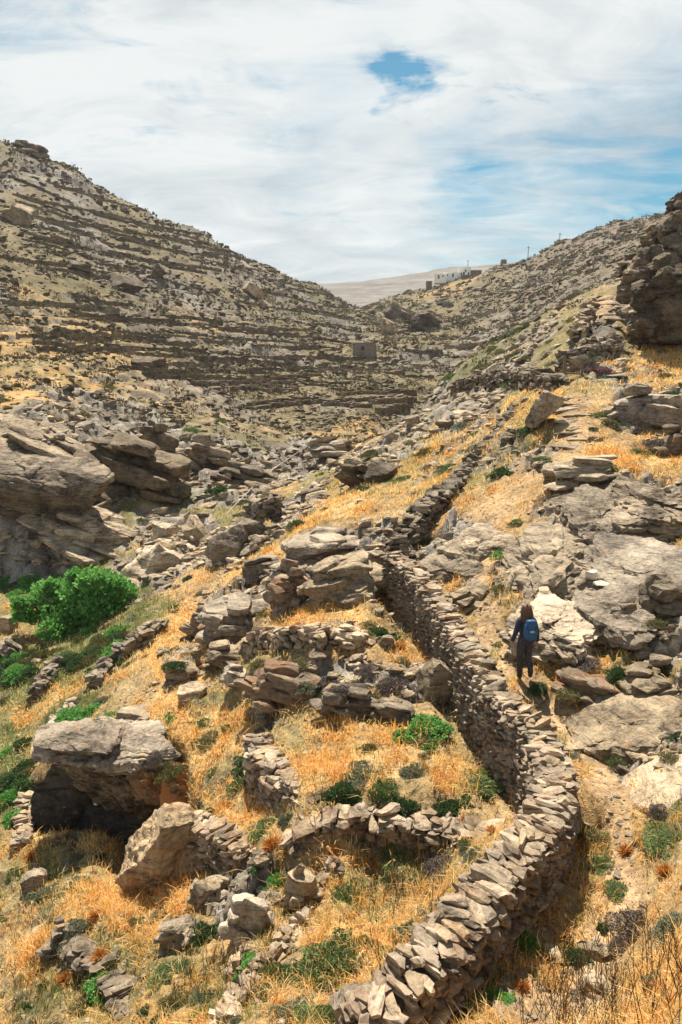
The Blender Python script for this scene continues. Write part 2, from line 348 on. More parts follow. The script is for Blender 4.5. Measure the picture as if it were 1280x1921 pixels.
fill(LEDGE, -1, 0.12, 2.2); fill(CAVE, -1, 0.05, 2.6); fill(CAVE, 1, 2.0, 2.6, lower=True)
E1 = ZZ / YG
G = Grid(E1)
ZG = E1 * YG
# visibility of ground from the standpoint (used only to rank what shows largest)
CM = np.maximum.accumulate(E1, 0); VIS = (E1 >= CM - 0.003).astype(float)
GV = Grid(VIS); GROCK = Grid(ROCK); GPATH = Grid(PATH); GGREEN = Grid(GREEN); GGOLD = Grid(GOLD)
dzy = np.gradient(ZG, axis=0) / np.gradient(YG, axis=0)
dzx = np.gradient(ZG, axis=1) / np.gradient(XG, axis=1)
dzy = dzy - dzx * SG
SLOPE = np.sqrt(dzx ** 2 + dzy ** 2); GSX = Grid(dzx); GSY = Grid(dzy)
_zs = E0 * YG; _sx = np.gradient(_zs, axis=1) / np.gradient(XG, axis=1); _sy = np.gradient(_zs, axis=0) / np.gradient(YG, axis=0) - _sx * SG
GBX = Grid(_sx); GBY = Grid(_sy)
def gnormal(x, y):
    s, L = x / y, math.log(y); return Vector((-float(GBX.at(s, L)), -float(GBY.at(s, L)), 1)).normalized()

# ------------------------------------------------------------------ mesh helpers
def mk(name, V, F, mat=None, parent=None, smooth=False, attrs=None, loc=None):
    V = np.asarray(V, np.float32); F = np.asarray(F, np.int32)
    me = bpy.data.meshes.new(name); n, k = F.shape
    me.vertices.add(len(V)); me.vertices.foreach_set('co', V.ravel())
    me.loops.add(n * k); me.loops.foreach_set('vertex_index', F.ravel())
    me.polygons.add(n); me.polygons.foreach_set('loop_start', np.arange(n, dtype=np.int32) * k)
    me.polygons.foreach_set('use_smooth', np.full(n, smooth))
    for an, (dom, arr) in (attrs or {}).items():
        if arr.ndim == 2:
            a = me.attributes.new(an, 'FLOAT_COLOR', dom); c = np.ones((len(arr), 4), np.float32); c[:, :3] = arr; a.data.foreach_set('color', c.ravel())
        else:
            a = me.attributes.new(an, 'FLOAT', dom); a.data.foreach_set('value', arr.astype(np.float32))
    me.update(calc_edges=True)
    if mat: me.materials.append(mat)
    return link(name, me, parent, loc)
def link(name, me, parent=None, loc=None):
    o = bpy.data.objects.new(name, me); COL.objects.link(o)
    if parent is not None: o.parent = parent
    if loc is not None: o.location = loc
    return o
def tag(o, label=None, cat=None, group=None, kind=None):
    for k, v in (('label', label), ('category', cat), ('group', group), ('kind', kind)):
        if v: o[k] = v
    return o
def empty(name, loc, label, cat, group=None):
    o = link(name, None, None, loc); o.empty_display_size = 0.2; return tag(o, label, cat, group)
class MB:
    """collects boxes, tubes and faces into one mesh"""
    def __init__(self): self.v = []; self.f = []
    def add(self, V, F):
        b = len(self.v); self.v += [tuple(p) for p in V]; self.f += [tuple(i + b for i in q) for q in F]; return self
    def box(self, c, s, rz=0.0, tap=1.0):
        R = Matrix.Rotation(rz, 3, 'Z'); V = []
        for z in (-1, 1):
            k = tap if z > 0 else 1
            for x, y in ((-1, -1), (1, -1), (1, 1), (-1, 1)): V.append(Vector(c) + R @ Vector((x*s[0]/2*k, y*s[1]/2*k, z*s[2]/2)))
        return self.add(V, [(3,2,1,0),(4,5,6,7),(0,1,5,4),(1,2,6,5),(2,3,7,6),(3,0,4,7)])
    def tube(self, pts, r, n=6):
        V = []; F = []; m = len(pts); pts = [Vector(p) for p in pts]
        rr = r if isinstance(r, (list, tuple)) else [r] * m
        for i, p in enumerate(pts):
            t = (pts[min(i+1, m-1)] - pts[max(i-1, 0)]).normalized(); a = t.orthogonal().normalized(); b = t.cross(a)
            for k in range(n):
                h = 2*math.pi*k/n; V.append(p + (a*math.cos(h) + b*math.sin(h)) * rr[i])
        for i in range(m-1):
            for k in range(n): F.append((i*n+k, i*n+(k+1)%n, (i+1)*n+(k+1)%n, (i+1)*n+k))
        F.append(tuple(range(n-1, -1, -1))); F.append(tuple((m-1)*n+k for k in range(n)))
        return self.add(V, F)
    def build(self, name, mat, parent=None, smooth=False):
        me = bpy.data.meshes.new(name); me.from_pydata(self.v, [], self.f); me.update()
        if mat: me.materials.append(mat)
        if smooth: me.polygons.foreach_set('use_smooth', [True] * len(me.polygons))
        return link(name, me, parent)

# ------------------------------------------------------------------ materials
def new_mat(name):
    m = bpy.data.materials.new(name); m.use_nodes = True; T = NT(m.node_tree)
    return m, T, T.n['Principled BSDF']
ALB = 0.72      # the photograph is exposed bright: surfaces keep sober base colours
def plain(name, col, rough=0.8, var=0.15, scale=8.0, alb=None):
    col = tuple(x * (alb or ALB) for x in col)
    m, T, P = new_mat(name)
    pos = T.node('ShaderNodeNewGeometry').outputs['Position']
    n = T.noise(pos, scale, 5, 0.6)
    T.put(P.inputs['Base Color'], T.mix(1.0, col, T.ramp(n, [(0.3, 1 - var), (0.7, 1 + var)]), 'MULTIPLY')); P.inputs['Roughness'].default_value = rough
    P.inputs['Specular IOR Level'].default_value = 0.2
    return m
def rock_mat(name, dark, mid, pale, lichen=0.35, bump=0.06, sc=1.0, orange=0.0, seedv=0.0):
    dark, mid, pale = [(q[0] * ALB * 1.07, q[1] * ALB * .99, q[2] * ALB * .90) for q in (dark, mid, pale)]
    m, T, P = new_mat(name)
    pos = T.vmath('ADD', T.node('ShaderNodeNewGeometry').outputs['Position'], (seedv, seedv * 1.7, 0))
    oi = T.node('ShaderNodeObjectInfo').outputs['Random']
    st = T.node('ShaderNodeMapping', i_0=pos, i_2=(rad(8), rad(-9), rad(20)), i_3=(1, 0.8, 7)).outputs[0]
    n1 = T.noise(pos, 0.9 * sc, 7, 0.6); n2 = T.noise(pos, 9 * sc, 6, 0.7); n3 = T.noise(st, 1.5 * sc, 7, 0.65, 0.4)
    c = T.ramp(T.math('ADD', T.math('MULTIPLY', n1, 0.6), T.math('MULTIPLY', n2, 0.4)), [(0.37, dark), (0.47, mid), (0.60, pale)])
    c = T.mix(1.0, c, T.ramp(n3, [(0.36, (0.34, 0.32, 0.30)), (0.44, (0.92, 0.92, 0.92)), (0.62, (1.22, 1.20, 1.16))]), 'MULTIPLY')
    sp = T.noise(pos, 26 * sc, 3, 0.7); c = T.mix(T.math('MULTIPLY', T.maprange(sp, 0.57, 0.68), 0.6), c, (0.045, 0.042, 0.04))
    lo = T.noise(T.vmath('ADD', pos, (31, 7, 5)), 3.3 * sc, 6, 0.72)
    c = T.mix(T.math('MULTIPLY', T.maprange(lo, 0.60, 0.68), lichen), c, (0.58, 0.25, 0.03))
    wl = T.noise(T.vmath('ADD', pos, (3, 17, 5)), 5 * sc, 5, 0.7)
    c = T.mix(T.math('MULTIPLY', T.maprange(wl, 0.60, 0.70), 0.28), c, (0.55, 0.54, 0.50))
    if orange:
        oz = T.noise(T.vmath('ADD', pos, (13, 2, 9)), 1.1 * sc, 5, 0.6)
        nz = T.node('ShaderNodeSeparateXYZ', i_0=T.node('ShaderNodeNewGeometry').outputs['Normal']).outputs[2]
        c = T.mix(T.math('MULTIPLY', T.maprange(oz, 0.44, 0.60), orange), c, (0.44, 0.19, 0.07))
    br = T.node('ShaderNodeMapRange', i_0=oi, i_1=0.0, i_2=1.0, i_3=0.70, i_4=1.30).outputs[0]
    cb = T.node('ShaderNodeCombineXYZ', i_0=br, i_1=T.math('MULTIPLY', br, T.node('ShaderNodeMapRange', i_0=T.math('FRACT', T.math('MULTIPLY', oi, 7.3)), i_1=0., i_2=1., i_3=.93, i_4=1.0).outputs[0]), i_2=T.math('MULTIPLY', br, T.node('ShaderNodeMapRange', i_0=T.math('FRACT', T.math('MULTIPLY', oi, 7.3)), i_1=0., i_2=1., i_3=.80, i_4=1.02).outputs[0])).outputs[0]
    c = T.mix(1.0, c, cb, 'MULTIPLY')
    T.put(P.inputs['Base Color'], c); P.inputs['Roughness'].default_value = 0.85; P.inputs['Specular IOR Level'].default_value = 0.25
    h = T.math('ADD', T.math('ADD', T.math('MULTIPLY', n3, 1.0), T.math('MULTIPLY', n2, 0.55)), T.math('MULTIPLY', sp, 0.12))
    b = T.node('ShaderNodeBump', i_Strength=0.9, i_Distance=bump, i_Height=h); T.put(P.inputs['Normal'], b.outputs[0])
    return m
M = {}
M['rock'] = rock_mat('schist', (0.085, 0.074, 0.063), (0.29, 0.255, 0.21), (0.56, 0.50, 0.415), 0.4, 0.14)
M['pale'] = rock_mat('pale_schist', (0.165, 0.14, 0.11), (0.43, 0.375, 0.30), (0.65, 0.575, 0.465), 0.45, 0.10)
M['tan'] = rock_mat('tan_rock', (0.17, 0.14, 0.105), (0.37, 0.315, 0.24), (0.54, 0.475, 0.375), 0.25, 0.10, 1.3, 0.12)
M['rust'] = rock_mat('rusty_rock', (0.13, 0.10, 0.08), (0.27, 0.222, 0.175), (0.45, 0.395, 0.32), 0.35, 0.08, 1.2, 0.32)
M['soot'] = rock_mat('shade_dark_rock', (0.022, 0.022, 0.024), (0.055, 0.053, 0.052), (0.12, 0.112, 0.10), 0.0, 0.10)  # the cave's deep shade is put into this near-black rock colour
M['ochre'] = rock_mat('ochre_rock', (0.13, 0.085, 0.055), (0.30, 0.20, 0.12), (0.48, 0.38, 0.27), 0.6, 0.10, 1.4, 0.85)
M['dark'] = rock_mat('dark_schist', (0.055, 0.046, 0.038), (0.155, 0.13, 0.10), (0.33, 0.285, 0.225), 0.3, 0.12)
M['stone'] = rock_mat('wall_stone', (0.11, 0.09, 0.072), (0.30, 0.255, 0.20), (0.50, 0.445, 0.365), 0.30, 0.02, 2.2, 0.12)
M['stone_dark'] = rock_mat('dark_wall_stone', (0.07, 0.062, 0.055), (0.17, 0.15, 0.125), (0.31, 0.28, 0.235), 0.25, 0.02, 2.0)
M['far'] = rock_mat('far_rock', (0.10, 0.085, 0.068), (0.23, 0.195, 0.15), (0.41, 0.355, 0.285), 0.15, 0.2, 0.35)
M['field_wall'] = rock_mat('field_wall_stone', (0.075, 0.066, 0.052), (0.165, 0.14, 0.105), (0.31, 0.265, 0.20), 0.2, 0.1, 0.9)
M['core'] = plain('wall_fill', (0.08, 0.068, 0.055), 0.95, 0.4, 14)

def attr_mat(name, trans=0.0, rough=0.9, var=0.25, nscale=6.0, bump=0.0, bscale=30.0, alb=ALB):
    m, T, P = new_mat(name)
    a = T.node('ShaderNodeAttribute', attribute_name='tint').outputs['Color']
    pos = T.node('ShaderNodeNewGeometry').outputs['Position']
    n = T.noise(pos, nscale, 6, 0.65)
    c = T.mix(1.0, a, T.ramp(n, [(0.3, alb * (1 - var)), (0.7, alb * (1 + var))]), 'MULTIPLY')
    if bump: c = T.mix(1.0, c, T.ramp(T.noise(pos, 0.85, 8, 0.72), [(0.36, (.52, .51, .50)), (0.50, (1.0, 1.0, 1.0)), (0.64, (1.28, 1.24, 1.18))]), 'MULTIPLY')
    T.put(P.inputs['Base Color'], c); P.inputs['Roughness'].default_value = rough; P.inputs['Specular IOR Level'].default_value = 0.15
    if bump:
        nb = T.noise(pos, bscale, 5, 0.7); nb2 = T.noise(pos, bscale / 7, 5, 0.7)
        T.put(P.inputs['Normal'], T.node('ShaderNodeBump', i_Strength=0.9, i_Distance=bump, i_Height=T.math('ADD', T.math('ADD', nb2, T.math('MULTIPLY', nb, 0.35)), T.math('MULTIPLY', T.noise(pos, 0.9, 6, 0.65), 2.5))).outputs[0])
    if trans:
        tr = T.node('ShaderNodeBsdfTranslucent', i_0=c)
        ms = T.node('ShaderNodeMixShader', i_0=trans, i_1=P.outputs[0], i_2=tr.outputs[0])
        T.l.new(ms.outputs[0], T.n['Material Output'].inputs[0])
    return m
M['grass'] = attr_mat('dry_grass_blades', 0.5, 0.7, 0.1, alb=1.06)
M['ground'] = attr_mat('ground_soil', 0.0, 0.95, 0.5, 9.0, 0.08, 30.0)
M['veg'] = attr_mat('scrub_leaves', 0.15, 0.9, 0.2, 2.0)
def leaf_mat(name, c1, c2, trans=0.25):
    m, T, P = new_mat(name)
    oi = T.node('ShaderNodeObjectInfo').outputs['Random']
    a = T.node('ShaderNodeAttribute', attribute_name='lv').outputs['Fac']
    c1, c2 = [tuple(x * .82 for x in q) for q in (c1, c2)]
    c = T.ramp(T.math('ADD', T.math('MULTIPLY', a, 0.75), T.math('MULTIPLY', oi, 0.25)), [(0.05, c1), (0.95, c2)])
    T.put(P.inputs['Base Color'], c); P.inputs['Roughness'].default_value = 0.65; P.inputs['Specular IOR Level'].default_value = 0.25
    tr = T.node('ShaderNodeBsdfTranslucent', i_0=c)
    ms = T.node('ShaderNodeMixShader', i_0=trans, i_1=P.outputs[0], i_2=tr.outputs[0]); T.l.new(ms.outputs[0], T.n['Material Output'].inputs[0])
    return m
LEAF = {
 'green': leaf_mat('cushion_green', (0.07, 0.125, 0.035), (0.19, 0.27, 0.085)),
 'dark': leaf_mat('dark_green_leaves', (0.04, 0.085, 0.03), (0.12, 0.19, 0.065)),
 'grey': leaf_mat('grey_green_leaves', (0.10, 0.125, 0.07), (0.25, 0.28, 0.18)),
 'brown': leaf_mat('thorny_brown_twigs', (0.09, 0.07, 0.06), (0.27, 0.21, 0.18), 0.1),
 'olive': leaf_mat('olive_leaves', (0.085, 0.085, 0.025), (0.24, 0.215, 0.07)),
 'bright': leaf_mat('bright_green_leaves', (0.085, 0.25, 0.045), (0.26, 0.56, 0.14), 0.4),
 'pink': leaf_mat('pink_flower_heads', (0.16, 0.10, 0.09), (0.50, 0.22, 0.28), 0.2),
 'orange': leaf_mat('orange_dry_leaves', (0.48, 0.15, 0.03), (0.72, 0.34, 0.08), 0.35),
}
M['twig'] = plain('twig_bark', (0.10, 0.075, 0.055), 0.9)

# ------------------------------------------------------------------ ground
def ground():
    n_s = fbm2(XG / YG * 60, LG * 55, 4); n_m = fbm2(XG / 6, YG / 6, 4); n_f = fbm2(XG / 1.1, YG / 1.1, 4)
    gold = np.array((0.55, 0.315, 0.10)); gold2 = np.array((0.60, 0.42, 0.20)); soil = np.array((0.34, 0.235, 0.135)); olive = np.array((0.20, 0.175, 0.075))
    green = np.array((0.12, 0.135, 0.045)); rk = np.array((0.31, 0.275, 0.23)); rkd = np.array((0.15, 0.13, 0.11)); path = np.array((0.54, 0.365, 0.205)); farc = np.array((0.185, 0.148, 0.08))
    def L(a, b, t): return a + (b - a) * t[..., None]
    C = np.broadcast_to(olive * 1.15, (NR, NC, 3)).copy()
    C = L(C, soil, sstep(-0.3, 0.5, n_m)); n_x = fbm2(XG / 2.6, YG / 2.6, 3)
    C = L(C, np.broadcast_to(farc, C.shape) * (1 + 0.3 * n_m[..., None] + .55 * n_x[..., None]), FAR * 0.88)
    gm = np.clip(GOLD * (0.75 + 0.8 * n_s) + (1 - FAR) * 0.42 * sstep(-0.25, 0.35, n_m + 0.4 * n_s), 0, 1)
    C = L(C, L(gold, gold2, sstep(-0.5, 0.5, n_f)), gm)
    C = L(C, np.broadcast_to(green, C.shape) * (1 + 0.4 * n_f[..., None]), np.clip(GREEN * (0.8 + 0.7 * n_s), 0, 1))
    C = L(C, np.broadcast_to(path, C.shape) * (1 + 0.15 * n_f[..., None]), PATH * 0.85)
    RS = np.clip(sstep(0.55, 1.05, SLOPE) * .9 + .75 * far_rock, 0, 1) * FAR
    C = L(C, L(rkd, rk, sstep(-0.4, 0.4, n_s)), RS)
    rb = fbm2(XG / 0.8, (YG + 3 * ZG) / 0.35, 3)
    rock_c = L(rkd, rk * 1.25, np.clip(sstep(-0.75, 0.25, n_f + 0.5 * n_m) * (0.85 + 0.3 * rb) * (.75 + .5 * BLKH), 0, 1.25))
    C = L(C, rock_c, np.clip(STONY * (.35 + .65 * (ROCK > .2)) * .9, 0, 1) * (1 - FAR)); C = L(C, rock_c, np.clip(ROCK * 1.15 - 0.5 * sstep(0.1, 0.5, n_m) * (ROCK < 0.9) - 0.25 * GOLD, 0, 1))
    vio = sstep(0.16, 0.30, SG) * FAR
    C = L(C, np.broadcast_to(np.array((0.20, 0.158, 0.125)), C.shape) * (1 + 0.3 * n_s[..., None]), vio * 0.65)
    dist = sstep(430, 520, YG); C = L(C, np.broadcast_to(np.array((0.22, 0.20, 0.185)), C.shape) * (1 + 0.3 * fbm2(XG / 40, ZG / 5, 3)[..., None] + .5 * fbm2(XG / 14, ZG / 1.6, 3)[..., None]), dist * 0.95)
    V = np.stack([XG, YG, ZG], -1).reshape(-1, 3)
    i = np.arange(NR * NC).reshape(NR, NC)
    F = np.stack([i[:-1, :-1], i[:-1, 1:], i[1:, 1:], i[1:, :-1]], -1).reshape(-1, 4)
    o = mk('ground', V, F, M['ground'], smooth=True, attrs={'tint': ('POINT', np.clip(C, 0.01, 0.9).reshape(-1, 3))})
    tag(o, kind='structure')
ground()

# ------------------------------------------------------------------ rock shapes
_ico = {}
def ico(level):
    if level not in _ico:
        b = bmesh.new(); bmesh.ops.create_icosphere(b, subdivisions=level, radius=1.0); b.verts.ensure_lookup_table()
        _ico[level] = (np.array([v.co[:] for v in b.verts]), np.array([[v.index for v in f.verts] for f in b.faces], np.int32)); b.free()
    return _ico[level]
def box26():
    if 'b' not in _ico:
        b = bmesh.new(); bmesh.ops.create_cube(b, size=2.0); bmesh.ops.subdivide_edges(b, edges=b.edges[:], cuts=1, use_grid_fill=True)
        bmesh.ops.triangulate(b, faces=b.faces[:]); b.verts.ensure_lookup_table()
        _ico['b'] = (np.array([v.co[:] for v in b.verts]), np.array([[v.index for v in f.verts] for f in b.faces], np.int32)); b.free()
    return _ico['b']
def cut(V, rng, n, lo=0.45, hi=0.85, up=None):
    V = V.copy()
    for _ in range(n):
        k = rng.normal(size=3); k /= np.linalg.norm(k)
        d = rng.uniform(lo, hi); t = V @ k - d; V -= np.maximum(t, 0)[:, None] * k
    mn, mx = V.min(0), V.max(0); return (V - (mn + mx) / 2) / ((mx - mn) / 2)
def stone26(seed):
    rng = np.random.RandomState(seed); V, F = box26(); V = V.copy()
    r = np.linalg.norm(V, axis=1, keepdims=True); V = V / r ** 0.22
    V += rng.normal(size=V.shape) * 0.11; V = cut(V, rng, 6, 0.66, 0.98); return V, F
def rubble20(seed):
    rng = np.random.RandomState(seed); V, F = ico(1); V = V + rng.normal(size=V.shape) * 0.16
    return cut(V, rng, 4, 0.5, 0.9), F
def boulder(seed, size, level=4, ncut=9, strata=0.25, amp=0.10, tilt=(0.12, -0.1), rough=0.05, lo=0.42, hi=0.85, grooves=0.6):
    """a bedded boulder of the given full size in metres: planes split off, beds stepping in and out, pitted"""
    rng = np.random.RandomState(seed); V, F = ico(level)
    r = np.abs(V).max(1, keepdims=True); V = V / r ** 0.72
    V = cut(V, rng, ncut, lo, hi) * (np.array(size) / 2)
    S = float(min(size)); off = rng.rand(3) * 50
    b = np.array([tilt[0], tilt[1], 1.0]); b /= np.linalg.norm(b)
    if strata:
        j1 = np.cross(b, (0.3, 1, 0.1)); j1 /= np.linalg.norm(j1); j2 = np.cross(b, j1) + 0.5 * j1; j2 /= np.linalg.norm(j2)
        wv = fbm3(V / (S * 0.7) + off, 4)
        t = (V @ b + 0.16 * S * wv) / strata + 100; t = t + 0.35 * np.sin(t * 2.1 + off[0])
        u1 = (V @ j1 + 0.30 * S * fbm3(V / (S * .6) + off + 5, 3)) / (strata * 3.6) + 50; u2 = (V @ j2 + 0.3 * S * fbm3(V / (S * .6) + off + 15, 3)) / (strata * 4.6) + 50
        k = np.floor(t).astype(int); f = t - k; sf = sstep(0.80, 1.0, f); R = rng.rand(4096) * 2 - 1
        def cell(kk):
            i1 = np.floor(u1 + 0.37 * kk).astype(int); f1 = sstep(0.90, 1.0, u1 + 0.37 * kk - i1); i2 = np.floor(u2 + 0.61 * kk).astype(int); f2 = sstep(0.90, 1.0, u2 + 0.61 * kk - i2)
            H = lambda p, q: 0.45 * R[(kk * 131) % 4096] + 0.75 * R[(kk * 131 + p * 37 + q * 911) % 4096]
            return (H(i1, i2) * (1 - f1) + H(i1 + 1, i2) * f1) * (1 - f2) + (H(i1, i2 + 1) * (1 - f1) + H(i1 + 1, i2 + 1) * f1) * f2
        a = cell(k); sh = a + (cell(k + 1) - a) * sf
        gr = -np.exp(-((f - 0.9) / 0.09) ** 2) * grooves
        h = V - 0.75 * (V @ b)[:, None] * b; h /= (np.linalg.norm(h, axis=1, keepdims=True) + 0.15 * S)
        V = V + h * ((sh * 1.0 + gr) * amp * S * (0.75 + 0.6 * fbm3(V / S * 1.3 + off + 9, 2)))[:, None]
    nn = V / (np.linalg.norm(V, axis=1, keepdims=True) + 1e-6)
    V = V + nn * ((fbm3(V / S * 2.2 + off, 5, 0.58) + 0.5 * (0.5 - np.abs(fbm3(V / S * 1.5 + off + 3, 4, 0.6)) * 2)) * rough * S * 1.8)[:, None]
    return V, F
def smooth_by_angle(o, ang=35):
    me = o.data; me.polygons.foreach_set('use_smooth', [True] * len(me.polygons)); me.set_sharp_from_angle(angle=rad(ang))

LAND = []
def pix(p):
    c = math.cos(PITCH); q = math.sin(PITCH); d = p[1] * c - p[2] * q; h = p[1] * q + p[2] * c
    return CU + p[0] / d * FPX, CV - h / d * FPX
USED = {}
def landmark_label(p, head, group, strict=False):
    """names a thing by the landmark it lies next to in the picture; returns (label, group)"""
    u, v = pix(p); best = sorted(LAND, key=lambda q: abs(q[0] - u) + 1.3 * abs(q[1] - v))
    for (a, b, nm) in best[:4]:
        du, dv = u - a, v - b
        side = ('to the right of' if du > 0 else 'to the left of') if abs(du) > abs(dv) else ('below' if dv > 0 else 'above')
        for close in ('just ', 'a little farther '):
            lb = f'{head} {close}{side} {nm}'
            if len(lb.split()) <= 16 and lb not in USED: USED[lb] = group; return lb, group
    for (a, b, nm) in best[:3]:
        lb = f'{head} near {nm}'
        if len(lb.split()) <= 16: USED.setdefault(lb, 1); return (lb, group + ' near ' + nm) if not strict else (None, None)
    return (f'{head} on the slope', group) if not strict else (None, None)
def undercut(V, xc, sx, sy):
    """draws the lower part in towards xc (across) and the back, so that the top juts out"""
    mn, mx = V.min(0), V.max(0); t = sstep(0.0, 0.75, (V[:, 2] - mn[2]) / (mx[2] - mn[2])); V = V.copy()
    c = (mn[0] + mx[0]) / 2 + xc * (mx[0] - mn[0]) / 2; V[:, 0] = c + (V[:, 0] - c) * (sx + (1 - sx) * t); V[:, 1] = mx[1] + (V[:, 1] - mx[1]) * (sy + (1 - sy) * t); return V
def outcrop(u, v, w, h, label, mat='rock', dep=0.9, sink=0.3, seed=1, level=5, yaw=0.0, roll=0.0, pitch=0.0, cat='rock outcrop', name='rock_outcrop', y=None, n=None, hug=0.0, cutin=None, **kw):
    """bedrock standing where the sight line (u, v) meets the ground; w and h are its breadth and height in photograph pixels at that
    distance. It is several bedded blocks that share one dip, split apart and staggered, joined into one mass (n=1: a single block)"""
    fixed = y is not None
    if y is None: y = G.hit(u, v)
    s, e = ray(u, v); m = y / FPX * 1.06
    W, H = w * m, h * m / 0.93; D = W * dep; x = s * y; zg = float(G.z(x, y)) if not fixed else e * y
    rng = np.random.RandomState(seed * 7 + 1)
    if n is None: n = 1 if level <= 4 else (5 if level == 5 else 9)
    if n > 1 and u < 1150 and 14 < y < 62: H *= 0.74; W *= 1.14; D *= 1.1; roll += 0.07
    Hs = H * (1 + sink)
    if n == 1:
        V, F = boulder(seed, (W, D, Hs), level, **kw); Vs, Fs = [undercut(V, *cutin) if cutin else V], [F]
    else:
        Vs, Fs, base = [], [], 0
        k = dict(kw); k.pop('strata', 0); amp = k.pop('amp', 0.10); rg = k.pop('rough', 0.05); k.pop('lo', 0); k.pop('ncut', 0)
        for i in range(n * 2 + 2):
            if i == 0: cx, cy, sw, sd, th, cz = 0, 0.1, 0.78, 0.80, 0.72, 0.36
            else:
                an = i * 2.4 + rng.rand(); q = math.sqrt((i + .3) / (n * 2 + 2)); cx, cy = math.cos(an) * q * .40, math.sin(an) * q * .40
                top = max(1.02 * (1 - q ** 2.2) ** .7, .25) * rng.uniform(.75, 1.1); th = rng.uniform(.16, .34)
                cz = (top - th * .5) if rng.rand() < .62 else rng.uniform(.15, max(.2, top)); sw, sd = rng.uniform(.26, .56), rng.uniform(.24, .5)
            T_ = th * Hs; lv_ = 4 if w * sw * .53 > (15 if v < 660 and u > 1150 else 34) else (3 if w * sw * .53 > 8 else 2)
            V, F = boulder(seed * 31 + i, (W * sw, D * sd, T_), lv_ if i or w > 60 else 4, 6, strata=max(T_ * (.22 if i == 0 else .42), .05), amp=amp * (1.3 if i == 0 else 1), rough=rg, lo=.66, hi=1.0)
            r = rng.uniform(-0.45, 0.45); c_, s_ = math.cos(r), math.sin(r)
            Rm = np.array(Euler((rng.normal(-.08, .08), rng.normal(.08, .08), r)).to_matrix()); V = V @ Rm.T
            V = V + np.array([cx * W, cy * D, (cz - .5) * Hs])
            Vs.append(V); Fs.append(F + base); base += len(V)
    V = np.concatenate(Vs); F = np.concatenate(Fs)
    lm_ = re.split(r' (?:at|in|on|above|below|beside|behind|right|left|just|that|lying|standing|capping|crossing|under|among|over|of the|with|against|between|covered|filling|like|closing|sunk|beneath) ?', label)[0]
    if len(lm_.split()) > 2: LAND.append((u, v - h / 2, 'the ' + lm_))
    R = np.array(Euler((pitch, roll, yaw)).to_matrix())
    if hug:
        q = Vector((0, 0, 1)).rotation_difference(gnormal(x, y)); q = Matrix.Identity(3).to_quaternion().slerp(q, hug); R = np.array(q.to_matrix()) @ R
    V = V @ R.T
    o = mk(name, V, F, M[mat], loc=(x, y, zg + Hs / 2 - H * sink)); smooth_by_angle(o, 32)
    return tag(o, label, cat)

